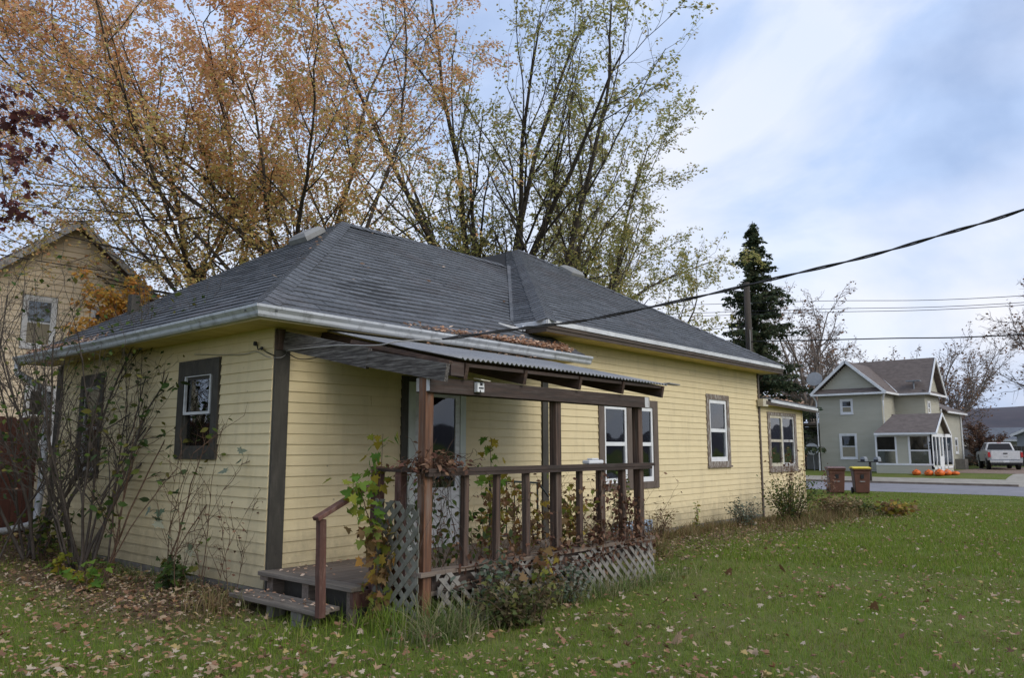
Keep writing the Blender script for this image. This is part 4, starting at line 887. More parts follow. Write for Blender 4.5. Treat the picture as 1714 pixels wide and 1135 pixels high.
# grey houses at the right, board fence behind the truck
def far_house(name, label, x0, x1, y0, y1, h, hp, wall, roofm, axis='y', win=()):
    e = empty(name, label, 'house', ((x0+x1)/2, (y0+y1)/2, 0)); MM = at(((x0+x1)/2, (y0+y1)/2, 0))
    w = MM(); w.box(x0, x1, y0, y1, -.1, h); o = .4
    if axis == 'y': c = (x0+x1)/2; w.prism([(x0, y0, h), (x1, y0, h), (c, y0, h+hp)], (0, y1-y0, 0))
    else: c = (y0+y1)/2; w.prism([(x0, y0, h), (x0, y1, h), (c*0+x0, c, h+hp)], (x1-x0, 0, 0))
    w.build('wall', wall, e); r = MM(); s = hp/((x1-x0)/2 if axis == 'y' else (y1-y0)/2)
    if axis == 'y':
        r.prism([(x0-o, y0-o, h-o*s+.03), (c, y0-o, h+hp+.03), (c, y1+o, h+hp+.03), (x0-o, y1+o, h-o*s+.03)], (0, 0, .1)); r.prism([(x1+o, y0-o, h-o*s+.03), (x1+o, y1+o, h-o*s+.03), (c, y1+o, h+hp+.03), (c, y0-o, h+hp+.03)], (0, 0, .1))
    else:
        r.prism([(x0-o, y0-o, h-o*s+.03), (x1+o, y0-o, h-o*s+.03), (x1+o, c, h+hp+.03), (x0-o, c, h+hp+.03)], (0, 0, .1)); r.prism([(x0-o, y1+o, h-o*s+.03), (x0-o, c, h+hp+.03), (x1+o, c, h+hp+.03), (x1+o, y1+o, h-o*s+.03)], (0, 0, .1))
    r.build('roof', roofm, e)
    t = MM()
    if axis == 'x': t.beam((x0-o-.03, y0-o, h-o*s+.05), (x0-o-.03, c, h+hp+.05), .06, .2); t.beam((x0-o-.03, y1+o, h-o*s+.05), (x0-o-.03, c, h+hp+.05), .06, .2)
    else: t.box(x0-o-.05, x0-o, y0-o, y1+o, h-o*s-.08, h-o*s+.12)
    t.build('eave_trim', 'white_paint', e)
    for (a, b, c0, d0) in win: window(e, 'y', x0, -1, a, b, c0, d0, casing=.12, frame=.06, tm='white_paint', fm='white_paint', gm='glass_far', depth=.005, cas_proud=.04) if 0 else None
    for (a, b, c0, d0) in win:
        f = MM(); f.box(x0-.05, x0-.001, a, b, c0, d0); fo_ = f.build('window', 'white_paint', e); g_ = MM(); g_.box(x0-.055, x0-.051, a+.12, b-.12, c0+.12, d0-.12); g_.build('pane', 'glass_far', fo_)
    return e
far_house('grey_house', 'low grey house with a white edged gable at the far right', 72, 80, -2.6, 4.0, 2.6, 1.5, 'grey_siding', 'grey_roof', 'x', [(0.2, 1.6, .9, 2.0)])
far_house('grey_house', 'long low house with a grey roof half hidden behind the red shrub', 84, 92, 2.0, 15.0, 2.3, 1.1, 'far_grey_wall', 'grey_roof', 'y', [(7.5, 9.4, .9, 2.0), (11.0, 12.6, .9, 2.0)])
bf = empty('board_fence', 'dark weathered board fence behind the parked pickup', 'fence', (68, 5, 0))
for k in range(44):
    MB().box(0, .03, -6.0+k*.28, -6.0+k*.28+.26, -.1, 1.62+rnd.uniform(-.03, .03)).build('fence_board', 'dark_trim', bf)
MB().box(.031, .08, -6, 6.3, .4, .5).box(.031, .08, -6, 6.3, 1.2, 1.3).build('fence_rail', 'dark_trim', bf)
gr_ = far_house('white_garage', 'white garage with an orange door at the end of the fence', 74, 79, 8.4, 11.6, 2.4, 1.0, 'far_grey_wall', 'grey_roof', 'x')

# ---- wheelie bins
def wbin(label, x, y, lidm, rz):
    e = empty('wheeled_bin', label, 'trash bin', (x, y, gz(x, y)), 'bins by the street'); e.rotation_euler.z = rz
    b = MB(); prof = [(.24, .25, .06), (.255, .27, .10), (.30, .325, .93), (.335, .36, .935), (.335, .36, 1.0)]; vs = []
    for (a, c, z) in prof: vs += [(-a, -c, z), (a, -c, z), (a, c, z), (-a, c, z)]
    fs = [(3, 2, 1, 0)]+[(i*4+j, i*4+(j+1) % 4, i*4+4+(j+1) % 4, i*4+4+j) for i in range(len(prof)-1) for j in range(4)]+[tuple(range(16, 20))]
    b.add(vs, fs).build('body', 'bin_brown', e, bevel=.02)
    b = MB(); b.prism([(-.345, -.38, 1.003), (-.345, .42, 1.003), (-.345, .44, 1.04), (-.345, .2, 1.085), (-.345, -.2, 1.07), (-.345, -.40, 1.03)], (.69, 0, 0)); b.build('lid', lidm, e, bevel=.015)
    MB().tube([(-.26, .40, .95), (.26, .40, .95)], .018, 6).build('handle', 'bin_brown', e)
    for s in (-1, 1):
        ww = _MB().lathe([(.02, -.03), (.13, -.03), (.135, 0), (.13, .03), (.02, .03)], (0, 0, 0), 14); q = Vector((1, 0, 0)).to_track_quat('Z', 'Y')
        m_ = MB(); m_.add([q @ Vector(v)+Vector((s*.28, .30, .13)) for v in ww.v], ww.f); m_.build('wheel', 'rubber', e)
    MB().box(-.06, .06, -.335, -.315, .62, .78).build('grip_recess', 'dark_plastic', e)
    MB().box(-.10, .10, -.325, -.30, .50, .52).build('catch_bar', 'worn_white', e)
    MB().box(-.20, .20, -.355, -.340, .84, .86).build('rim_rib', 'bin_brown', e)
    return e
wbin('brown wheeled bin with a dull brown lid, nearer the yellow house', 28.05, 3.95, 'bin_lid', R(-62))
wbin('brown wheeled bin with a bright yellow lid', 28.55, 3.15, 'bin_yellow', R(-62))
# ---- mailboxes
mb_ = empty('mailbox_post', 'pair of small grey mailboxes on one post by the far kerb', 'mailbox', (40.5, 6.3, gz(40.5, 6.3)))
MB().box(-.05, .05, -.05, .05, 0, 1.05).build('post', 'pole_wood', mb_); MB().box(-.12, .12, -.6, .6, 1.05, 1.09).build('arm', 'pole_wood', mb_)
for y in (-.38, .30):
    q = [( -.24, y-.13, 1.09), (-.24, y+.13, 1.09), (-.24, y+.13, 1.22)]+[(-.24, y+.13*math.cos(a), 1.22+.13*math.sin(a)) for a in (.6, 1.2, 1.9, 2.5)]+[(-.24, y-.13, 1.22)]
    MB().prism(q, (.48, 0, 0)).build('mailbox_shell', 'dish_grey', mb_)
    MB().box(-.25, -.242, y-.10, y+.10, 1.10, 1.20).build('door', 'dark_plastic', mb_)
# ---- pumpkin coloured leaf bags
for i, (x, y, s, lb) in enumerate(((43.6, 4.80, .26, 'orange leaf bag alone at the left of the row'), (43.5, 4.15, .27, 'orange leaf bag second from the left of the row'), (43.5, 3.62, .30, 'largest orange leaf bag in the middle of the row'), (43.8, 3.30, .26, 'orange leaf bag with a white patch beside the largest one'), (44.0, 2.95, .24, 'flattest orange leaf bag at the right end of the row'))):
    pr = [(.02, 0), (.75, .02), (1.0, .30), (1.05, .6), (.9, .95), (.55, 1.22), (.2, 1.32), (.10, 1.42), (.13, 1.50)]
    m_ = MB().lathe([(a*s*.80, z*s*.85*(1.0 if i < 4 else .7)) for a, z in pr], (0, 0, 0), 16); g = np.random.default_rng(i)
    m_.v = [(a*(1+.06*math.sin(6*math.atan2(b, a))), b*(1+.05*math.cos(5*math.atan2(b, a)))*1.05, c) for a, b, c in m_.v]
    e = empty('leaf_bag', lb, 'leaf bag', (x, y, gz(x, y)), 'orange leaf bags in front of the green house'); m_.build('body', 'pumpkin_orange', e, smooth=True)
    MB().box(-s*1.0, -s*.98, -.06, .06, s*.55, s*.62).box(-s*1.01, -s*.99, -.12, -.05, s*.8, s*.9).box(-s*1.01, -s*.99, .05, .12, s*.8, s*.9).build('printed_patch', 'white_paint' if i == 3 else 'dark_plastic', e)
# ---- pickup truck
def pickup():
    e = empty('pickup_truck', 'silver and white crew cab pickup parked on the drive, tailgate towards the street', 'pickup truck', (54.9, 2.25, gz(54.9, 2.25))); e.rotation_euler.z = R(17)
    # x forward from the tailgate, y left
    hw = .96
    def side(y0, y1):
        return [(.05, y0, .62), (.62, y0, .60), (.75, y0, .95), (1.15, y0, 1.0), (1.55, y0, .95), (1.7, y0, .55), (4.05, y0, .52), (4.2, y0, .92), (4.6, y0, 1.0), (5.0, y0, .92), (5.15, y0, .55), (5.6, y0, .55), (5.68, y0, .95), (5.5, y0, 1.12), (4.2, y0, 1.22), (1.95, y0, 1.22), (.03, y0, 1.22)]
    MB().prism(side(-hw, 0), (0, .12, 0)).build('side_panel', 'truck_silver', e); MB().prism(side(hw-.12, 0), (0, .12, 0)).build('side_panel', 'truck_silver', e)
    b = MB(); b.box(.05, 2.0, -.84, .84, .62, .72); b.box(1.95, 2.02, -.84, .84, .72, 1.22); b.box(4.2, 5.5, -.84, .84, .7, 1.16); b.box(2.02, 4.2, -.84, .84, .55, 1.22); b.box(5.5, 5.66, -.84, .84, .6, 1.0); b.build('body', 'truck_silver', e)
    MB().box(-.04, .05, -.80, .80, .66, 1.22).build('tailgate', 'truck_white', e, bevel=.015)
    MB().box(-.055, -.041, -.12, .12, 1.02, 1.09).build('tailgate_handle', 'dark_plastic', e)
    MB().box(-.05, -.041, -.10, .10, .84, .90).build('badge', 'chrome', e)
    c = MB(); z0, z1 = 1.22, 1.78; lo = [(2.02, -.86), (4.45, -.86), (4.45, .86), (2.02, .86)]; hi = [(2.2, -.68), (3.7, -.68), (3.7, .68), (2.2, .68)]
    c.add([(x, y, z0) for x, y in lo]+[(x, y, z1) for x, y in hi], [(3, 2, 1, 0), (4, 5, 6, 7), (0, 1, 5, 4), (1, 2, 6, 5), (2, 3, 7, 6), (3, 0, 4, 7)]); c.build('cab', 'truck_white', e, bevel=.05)
    def q(t, s, off):
        # point on the rear cab face: s in -1..1 sideways, t height 0..1
        y = (.86+(.68-.86)*t)*s; return (2.02+.18*t-off, y, z0+(z1-z0)*t)
    MB().add([q(.12, -.88, .012), q(.12, .88, .012), q(.86, .84, .012), q(.86, -.84, .012)], [(0, 1, 2, 3)]).build('rear_window', 'dark_plastic', e)
    for s in (-1, 1):
        def sd(x, t): y = (.86+(.68-.86)*t+.006)*s; return (x, y, z0+(z1-z0)*t)
        for (a, b_, c_, d_) in ((2.22, 2.30, 2.95, 2.95), (3.05, 3.05, 4.15, 3.66)): MB().add([sd(a, .12), sd(b_, .88), sd(d_, .88), sd(c_, .12)], [(0, 1, 2, 3)]).build('side_window', 'dark_plastic', e)
        MB().box(-.045, .10, s*.96-.13 if s > 0 else -.97, .97 if s > 0 else -.83, .82, 1.14).build('tail_light', 'red_lens', e, bevel=.01)
        MB().box(3.95, 4.1, s*.97 if s > 0 else -1.22, 1.22 if s > 0 else s*.97, 1.18, 1.40).build('mirror', 'dark_plastic', e, bevel=.02)
        for xx in (1.15, 4.6):
            ww = _MB().lathe([(.10, -.12), (.36, -.12), (.39, -.08), (.39, .08), (.36, .12), (.10, .12)], (0, 0, 0), 18); rr_ = _MB().lathe([(.02, -.02), (.22, -.02), (.23, .02), (.02, .03)], (0, 0, 0), 14); qq = Vector((0, s, 0)).to_track_quat('Z', 'Y')
            wb = MB().add([qq @ Vector(v)+Vector((xx, s*.84, .39)) for v in ww.v], ww.f).build('wheel', 'rubber', e); MB().add([qq @ Vector(v)+Vector((xx, s*.965, .39)) for v in rr_.v], rr_.f).build('rim', 'chrome', wb)
    MB().box(2.2, 2.26, -.12, .12, 1.73, 1.77).build('brake_light', 'red_lens', e)
    MB().box(-.20, -.06, -.90, .90, .46, .64).build('rear_bumper', 'chrome', e, bevel=.02)
    MB().box(-.212, -.201, -.16, .16, .49, .60).build('licence_plate', 'white_paint', e); MB().box(-.21, .1, -.84, .84, .36, .45).build('undertray', 'dark_plastic', e)
    MB().box(.2, 5.4, -.6, .6, .32, .5).build('chassis', 'dark_plastic', e)
pickup()
def car():
    e = empty('parked_car', 'dark car mostly hidden beside the fence left of the pickup', 'car', (64.5, 6.1, 0)); e.rotation_euler.z = R(25)
    MB().prism([(0, -.85, .3), (4.3, -.85, .3), (4.35, -.85, .75), (3.4, -.85, .92), (2.8, -.85, 1.38), (1.0, -.85, 1.42), (.25, -.85, .95), (0, -.85, .85)], (0, 1.7, 0)).build('body', 'dark_trim', e, bevel=.06)
    MB().prism([(2.78, -.856, .95), (3.3, -.856, .95), (2.72, -.856, 1.32), (1.1, -.856, 1.34), (.5, -.856, .98)], (0, 1.712, 0)).build('window_band', 'glass_far', e)
    for x in (.8, 3.5):
        for s in (-1, 1):
            ww = _MB().lathe([(.02, -.1), (.3, -.1), (.32, 0), (.3, .1), (.02, .1)], (0, 0, 0), 14); qq = Vector((0, s, 0)).to_track_quat('Z', 'Y'); MB().add([qq @ Vector(v)+Vector((x, s*.78, .32)) for v in ww.v], ww.f).build('wheel', 'rubber', e)
car()
# ---- utility pole and wires
up = empty('utility_pole', 'plain weathered wooden utility pole in front of the spruce', 'utility pole', (25.3, 6.1, gz(25.3, 6.1)))
MB().tube([(0, 0, 0), (.02, 0, 4), (.0, .02, 8.45)], [.17, .15, .125], 10).build('pole', 'pole_wood', up, smooth=True)
MB().tube([(-.16, -.05, 5.6), (-.16, -.05, 6.0)], .03, 6).build('wire_bracket', 'dark_plastic', up); MB().tube([(-.10, -.10, .2), (-.13, -.10, 6.5)], .02, 5).build('ground_wire', 'cable_grey', up)
def wire(label, pts, r, m='cable_black', grp=None):
    o = MB().tube(smooth_pts(pts, 8), r, 5).build('overhead_wire', m, None, smooth=True); return tag(o, label, 'wire', grp)
wire('lowest overhead wire, running right from the utility pole', [(25.25, 6.1, 5.68), (25.15, 1.0, 5.33), (25.1, -3.2, 5.07), (25, -14, 4.9), (25, -30, 5.6)], .022)
wire('topmost of three thin parallel overhead wires', [(43, 30, 12.2), (43, 10.5, 10.40), (43, -.15, 9.33), (43, -20, 8.6)], .017)
wire('middle of the three thin parallel overhead wires', [(43.6, 30, 11.6), (43.6, 10.5, 9.98), (43.6, -.15, 9.06), (43.6, -20, 8.4)], .017)
wire('bottom of the three thin parallel overhead wires', [(43, 30, 11.3), (43, 10.5, 9.69), (43, -.15, 8.83), (43, -20, 8.2)], .017)
wire('thin wire slanting from the utility pole down to the right roof', [(25.2, 6.1, 6.3), (17, 5.8, 5.0), (11.2, 3.2, 3.9)], .012)
wire('dark wire crossing before the neighbour gable into the orange tree', [(-2.0, 12.6, 5.75), (3.0, 12.2, 5.62), (8.4, 11.5, 5.75)], .012)
# ================================================================== VEGETATION HELPERS
KITE = (np.array([[0, 0, 0], [-.30, .45, .05], [0, 1, -.04], [.30, .45, .05]]), np.array([[0, 2, 1], [0, 3, 2]]))
_m = [(0, 0), (.10, .18), (.42, .10), (.33, .30), (.50, .52), (.24, .50), (.20, .70), (0, 1.0), (-.20, .70), (-.24, .50), (-.50, .52), (-.33, .30), (-.42, .10), (-.10, .18)]
_mv = np.array([(x, y, .10*abs(x)-.08*y*y) for x, y in _m]+[(0, .34, 0)])
MAPLE = (_mv, np.array([[14, i, (i+1) % 14] for i in range(14)]))
OVAL = (np.array([[0, 0, 0], [.22, .25, .04], [.26, .55, .04], [0, 1, -.05], [-.26, .55, .04], [-.22, .25, .04]]), np.array([[0, 1, 5], [1, 2, 4], [1, 4, 5], [2, 3, 4]]))
def leaves(name, P, size, m, parent=None, shape=KITE, kind=None, droop=.5, flat=0.0, seed=1, curl=.0):
    """one mesh of many leaves at points P; droop tilts the tips down, flat>0 lays them on the ground"""
    g = np.random.default_rng(seed); n = len(P); T, F = shape; k = len(T)
    s = size*g.uniform(.65, 1.3, n) if np.isscalar(size) else size
    az = g.uniform(0, 2*np.pi, n)
    pitch = (g.normal(0, .25, n) if flat else -g.uniform(-.5, 1.5, n)*droop-.2*droop); roll = g.normal(0, .35 if flat else .8, n)
    t = np.repeat(T[None], n, 0).copy()
    if curl: t[:, :, 2] += curl*g.normal(0, 1, n)[:, None]*(t[:, :, 0]**2*3+(t[:, :, 1]-.4)**2)
    t *= s[:, None, None]
    def rot(t, a, i, j):
        c, q = np.cos(a)[:, None], np.sin(a)[:, None]; x, y = t[:, :, i].copy(), t[:, :, j].copy(); t[:, :, i] = c*x-q*y; t[:, :, j] = q*x+c*y
    rot(t, roll, 0, 2); rot(t, pitch, 1, 2); rot(t, az, 0, 1)
    V = (t+P[:, None, :]).reshape(-1, 3); Fo = (F[None]+(np.arange(n)*k)[:, None, None]).reshape(-1, 3)
    return npmesh(name, V, Fo, m, parent, kind)
def tubes(paths, rad, k):
    """paths (N,K,3), rad (N,K) -> V, F"""
    N, K, _ = paths.shape
    T = np.gradient(paths, axis=1); T /= np.linalg.norm(T, axis=2, keepdims=True)+1e-9
    ref = np.where(np.abs(T[:, :1, 2:3]) < .8, np.array([0, 0, 1.]), np.array([1., 0, 0])); ref = np.broadcast_to(ref, T.shape)
    A = np.cross(T, ref); A /= np.linalg.norm(A, axis=2, keepdims=True)+1e-9; B = np.cross(T, A)
    q = np.arange(k)*2*np.pi/k
    V = paths[:, :, None, :]+rad[:, :, None, None]*(A[:, :, None, :]*np.cos(q)[:, None]+B[:, :, None, :]*np.sin(q)[:, None])
    idx = np.arange(N*K*k).reshape(N, K, k); a = idx[:, :-1]; b = idx[:, 1:]
    F = np.stack([a, np.roll(a, -1, 2), np.roll(b, -1, 2), b], -1).reshape(-1, 4)
    return V.reshape(-1, 3), F
def grow(g, P0, D0, L0, R0, K, wig, trop, tipr=.35):
    """grow N branches at once"""
    N = len(P0); P = np.empty((N, K+1, 3)); P[:, 0] = P0; D = D0/np.linalg.norm(D0, axis=1, keepdims=True)
    st = (L0/K)[:, None]; tr = np.array(trop, float)
    DD = np.empty((N, K+1, 3)); DD[:, 0] = D
    for i in range(K):
        D = D+g.normal(0, wig, (N, 3))+tr; D /= np.linalg.norm(D, axis=1, keepdims=True); P[:, i+1] = P[:, i]+D*st; DD[:, i+1] = D
    t = np.linspace(0, 1, K+1)[None]; Rr = R0[:, None]*(1-t*(1-tipr)); return P, DD, Rr
def spawn(g, P, DD, Rr, L, n, t0, t1, ang, angsd, lr, rr, lpow=.6):
    """children on each parent"""
    N, K1, _ = P.shape; t = np.linspace(t0, t1, n)[None]+g.uniform(-.5, .5, (N, n))*(t1-t0)/n; t = np.clip(t, .03, .999)
    f = t*(K1-1); i = np.minimum(f.astype(int), K1-2); fr = (f-i)[..., None]; r = np.arange(N)[:, None]
    p = P[r, i]*(1-fr)+P[r, i+1]*fr; d = DD[r, i+1]; rad = Rr[r, i]*(1-fr[..., 0])+Rr[r, i+1]*fr[..., 0]
    v = g.normal(0, 1, d.shape); v -= (v*d).sum(-1, keepdims=True)*d; v /= np.linalg.norm(v, axis=-1, keepdims=True)
    a = R(ang)+g.normal(0, R(angsd), t.shape); nd = d*np.cos(a)[..., None]+v*np.sin(a)[..., None]
    l = L[:, None]*lr*(1-t*.55)**lpow*g.uniform(.7, 1.25, t.shape)
    return p.reshape(-1, 3), nd.reshape(-1, 3), l.ravel(), np.minimum(rad*rr, rad*.95).ravel()
def tree(name, label, cat, base, levels, leaf=None, bark='bark', seed=1, stems=None, group=None, trunk_name='trunk', lean=(0, 0), crownsplit=None, origin=None):
    """levels: list of dicts (n,t0,t1,ang,lr,rr,K,wig,trop,k); the first has count/length/radius"""
    g = np.random.default_rng(seed); b = np.array(base, float); e = empty(name, label, cat, tuple(b), group)
    lv = levels[0]; n = lv['n']; az = g.uniform(0, 2*np.pi)+np.arange(n)*2*np.pi/max(n, 1)+g.normal(0, .3, n); an = np.abs(g.normal(R(lv['ang']), R(lv['ang']*.35+.5), n))
    D = np.stack([np.cos(az)*np.sin(an)+lean[0], np.sin(az)*np.sin(an)+lean[1], np.cos(an)], 1)
    sp = lv.get('spread', 0); P0 = np.stack([g.normal(0, sp, n) if sp else np.zeros(n), g.normal(0, sp, n) if sp else np.zeros(n), np.zeros(n)], 1)
    L = lv['L']*g.uniform(.75, 1.1, n) if n > 1 else np.array([lv['L']]); Rd = lv['r']*g.uniform(.6, 1.1, n) if n > 1 else np.array([lv['r']])
    P, DD, Rr = grow(g, P0, D, L, Rd, lv.get('K', 8), lv.get('wig', .08), lv.get('trop', (0, 0, .03)), lv.get('tip', .45))
    V, F = tubes(P, Rr, lv.get('k', 8)); npmesh(trunk_name, V, F, bark, e, smooth=True)
    VV, FF, off = [], [], 0; ends = []
    for li, lv in enumerate(levels[1:]):
        p, d, L, rd = spawn(g, P, DD, Rr, L, lv['n'], lv['t0'], lv.get('t1', 1), lv['ang'], lv.get('asd', 10), lv['lr'], lv.get('rr', .6), lv.get('lp', .6))
        keep = L > lv.get('minL', .0); p, d, L, rd = p[keep], d[keep], L[keep], np.maximum(rd[keep], lv.get('minr', .004))
        P, DD, Rr = grow(g, p, d, L, rd, lv.get('K', 5), lv.get('wig', .12), lv.get('trop', (0, 0, .04)), lv.get('tip', .4))
        v, f = tubes(P, Rr, lv.get('k', 4)); VV.append(v); FF.append(f+off); off += len(v)
    npmesh('branches', np.concatenate(VV), np.concatenate(FF), bark, e)
    if leaf:
        per = leaf['per']; N, K1, _ = P.shape; t = g.uniform(leaf.get('t0', .1), 1, (N, per))*(K1-1); i = np.minimum(t.astype(int), K1-2); fr = (t-i)[..., None]; r = np.arange(N)[:, None]
        pp = (P[r, i]*(1-fr)+P[r, i+1]*fr).reshape(-1, 3)+g.normal(0, leaf.get('jit', .04), (N*per, 3))
        if leaf.get('keep'):
            # clumpy loss of leaves
            q = np.sin(pp[:, 0]*1.7+seed)*np.sin(pp[:, 1]*1.9+seed*2)*np.sin(pp[:, 2]*1.6+seed*3)
            pp = pp[g.random(len(pp)) < leaf['keep']+leaf.get('clump', .3)*q]
        if leaf.get('m2'):
            w = 1/(1+np.exp(-(pp[:, 2]-leaf['zs']+g.normal(0, leaf.get('zsd', 1.2), len(pp)))*1.2)); hi = g.random(len(pp)) < w
            leaves('crown', pp[hi], leaf['s'], leaf['m'], e, leaf.get('shape', KITE), kind='stuff', seed=seed)
            leaves('crown', pp[~hi], leaf['s'], leaf['m2'], e, leaf.get('shape', KITE), kind='stuff', seed=seed+1)
        else: leaves('crown', pp, leaf['s'], leaf['m'], e, leaf.get('shape', KITE), kind='stuff', seed=seed)
    return e

# ------------------------------------------------------------------ the big trees behind the house
L_A = [dict(n=1, ang=4, L=5.6, r=.22, K=6, wig=.05, tip=.8, k=10),
       dict(n=9, t0=.62, t1=1, ang=29, asd=9, lr=1.55, lp=.1, rr=.34, K=12, wig=.12, trop=(-.012, .006, .045), k=7, tip=.22),
       dict(n=10, t0=.12, ang=42, asd=10, lr=.50, rr=.55, K=7, wig=.11, trop=(0, 0, .03), k=5, tip=.3, minr=.014),
       dict(n=9, t0=.12, ang=42, asd=12, lr=.42, rr=.5, K=5, wig=.13, trop=(0, 0, .03), k=4, minr=.007, tip=.4),
       dict(n=6, t0=.15, ang=45, asd=14, lr=.46, rr=.5, K=3, wig=.15, k=3, minr=.0035, minL=.12)]
tree('maple_tree', 'large maple with orange and yellow autumn leaves forking just above the roof peak', 'tree', (7.5, 8.8, 0), L_A,
     dict(per=16, s=.092, m='leaf_maple', m2='leaf_maple_low', zs=8.4, zsd=1.6, keep=.62, clump=.35, jit=.07), seed=23, lean=(-.13, .06))
tree('maple_tree', 'orange maple leaning left beyond the left slope of the dark roof', 'tree', (6.0, 12.2, 0), [dict(L_A[0], L=6.2, r=.20)]+[dict(L_A[1], n=9, ang=37, lr=1.42)]+L_A[2:],
     dict(per=16, s=.092, m='leaf_maple', m2='leaf_maple_low', zs=8.0, zsd=1.6, keep=.52, clump=.35, jit=.07), seed=8, lean=(-.10, .05))
L_C = [dict(n=1, ang=2, L=4.2, r=.34, K=5, wig=.03, tip=.85, k=10),
       dict(n=9, t0=.6, t1=1, ang=21, asd=9, lr=2.7, lp=.1, rr=.42, K=14, wig=.075, trop=(0, 0, .010), k=7, tip=.18),
       dict(n=12, t0=.08, ang=32, asd=9, lr=.40, rr=.5, K=7, wig=.09, trop=(0, 0, .02), k=5, tip=.3, minr=.013),
       dict(n=9, t0=.1, ang=38, asd=12, lr=.40, rr=.5, K=5, wig=.12, trop=(0, 0, .02), k=4, minr=.007),
       dict(n=5, t0=.15, ang=42, asd=14, lr=.45, rr=.5, K=3, wig=.15, k=3, minr=.0035, minL=.12)]
tree('elm_tree', 'tall vase shaped tree with sparse yellow green leaves behind the roof valley', 'tree', (13.3, 8.4, -.1), L_C,
     dict(per=11, s=.10, m='leaf_elm', keep=.48, clump=.5, jit=.05), seed=5, lean=(-.03, .04))
tree('elm_tree', 'half bare tree with long limbs reaching right above the higher roof', 'tree', (15.9, 8.1, -.1), [dict(L_C[0], L=4.4, r=.27)]+[dict(L_C[1], n=12, t0=.4, ang=32, asd=18, lr=1.95)]+L_C[2:],
     dict(per=15, s=.10, m='leaf_elm', keep=.52, clump=.5, jit=.05), seed=12, lean=(.05, -.08))
L_O = [dict(n=1, ang=3, L=5.3, r=.22, K=5, wig=.04, tip=.8, k=9),
       dict(n=8, t0=.55, t1=1, ang=46, asd=18, lr=.95, lp=.1, rr=.32, K=9, wig=.12, trop=(0, 0, .02), k=6, tip=.25),
       dict(n=8, t0=.2, ang=48, asd=12, lr=.45, rr=.5, K=6, wig=.13, k=4, minr=.010),
       dict(n=7, t0=.2, ang=48, asd=12, lr=.45, rr=.5, K=4, wig=.15, k=3, minr=.004)]
tree('oak_tree', 'oak with dark maroon leaves reaching in from the left edge', 'tree', (-4.3, 8.1, .2), L_O,
     dict(per=22, s=.105, m='leaf_oak', keep=.75, clump=.4, jit=.05, shape=MAPLE), seed=21)
L_Y = [dict(n=3, ang=14, L=2.4, r=.06, K=6, wig=.06, spread=.08),
       dict(n=10, t0=.3, ang=45, lr=.55, rr=.5, K=5, k=4, minr=.008), dict(n=8, t0=.1, ang=45, lr=.5, K=4, k=3, minr=.004), dict(n=5, t0=.1, ang=45, lr=.5, K=3, k=3, minr=.003)]
tree('yellow_tree', 'small tree with golden leaves between the neighbour gable and the dark roof', 'tree', (2.75, 9.6, 1.6), L_Y, dict(per=9, s=.11, m='leaf_yellow', keep=.8, clump=.3), seed=4)
# spruce
def spruce():
    g = np.random.default_rng(6); e = empty('spruce_tree', 'tall dark spruce with ragged drooping boughs behind the utility pole', 'tree', (45.9, 14.6, -.05)); Ht = 17.0
    V, F = tubes(np.array([[[0, 0, 0], [.05, 0, 6], [0, .05, 12], [0, 0, Ht]]], float), np.array([[.28, .2, .1, .02]]), 8); npmesh('trunk', V, F, 'bark', e)
    n = 230; t = np.linspace(.08, .985, n)+g.normal(0, .006, n); z = t*Ht; az = np.arange(n)*2.39996+g.normal(0, .4, n)
    env = 4.2*(1-t)**.72; env = env*(1+.26*np.sin(z*2.3))*g.uniform(.5, 1.12, n)+.12
    P0 = np.stack([0*z, 0*z, z], 1); D = np.stack([np.cos(az), np.sin(az), np.full(n, .12)], 1)
    P, DD, Rr = grow(g, P0, D, env, np.full(n, .045), 6, .05, (0, 0, -.03), .3); V, F = tubes(P, Rr, 4); npmesh('branches', V, F, 'bark', e)
    pts, szs = [], []
    for i in range(n):
        L_ = env[i]; m = int(22+L_*44); tt = g.uniform(.10, 1, m); f = tt*6; k = np.minimum(f.astype(int), 5); fr = (f-k)[:, None]
        p = P[i, k]*(1-fr)+P[i, k+1]*fr; w = .06+.20*L_*(1-tt)*.8; sd = np.array([-math.sin(az[i]), math.cos(az[i]), 0])
        p = p+sd*(g.uniform(-1, 1, m)*w)[:, None]; p[:, 2] -= np.abs(g.normal(0, .14, m)); pts.append(p); szs.append(np.full(m, .34))
    P = np.concatenate(pts); leaves('crown', P, .27, 'needles', e, KITE, kind='stuff', droop=.55, seed=5)
spruce()
# bare trees across the street
L_B = [dict(n=1, ang=3, L=3.0, r=.22, K=5, wig=.04, tip=.8, k=6),
       dict(n=8, t0=.5, t1=1, ang=34, asd=8, lr=1.8, lp=.1, rr=.55, K=8, wig=.09, k=5, tip=.25),
       dict(n=9, t0=.15, ang=40, lr=.5, rr=.55, K=6, wig=.13, k=4, minr=.022), dict(n=8, t0=.15, ang=42, lr=.46, K=4, wig=.15, k=3, minr=.013), dict(n=6, t0=.1, ang=42, lr=.5, K=3, k=3, minr=.008)]
def bare(base, sc, seed, label, leafp=.25, name='bare_tree', lean=(0, 0), spread=1.0):
    lv = [dict(l) for l in L_B]; lv[0]['L'] *= sc; lv[0]['r'] *= sc; lv[1]['ang'] *= spread
    for l in lv[2:]: l['minr'] = l['minr']*max(sc, .8)
    return tree(name, label, 'tree', base, lv, dict(per=2, s=.24, m='leaf_bare', keep=leafp, clump=.25, jit=.1), bark='bark_bare', seed=seed, group='bare trees across the street', lean=lean)
bare((62, 17.0, 0), 1.6, 31, 'slender bare tree right beside the dark spruce', .35, spread=.8)
bare((78, 15.5, 0), 1.25, 32, 'bare tree with russet leaves behind the green house ridge', .55)
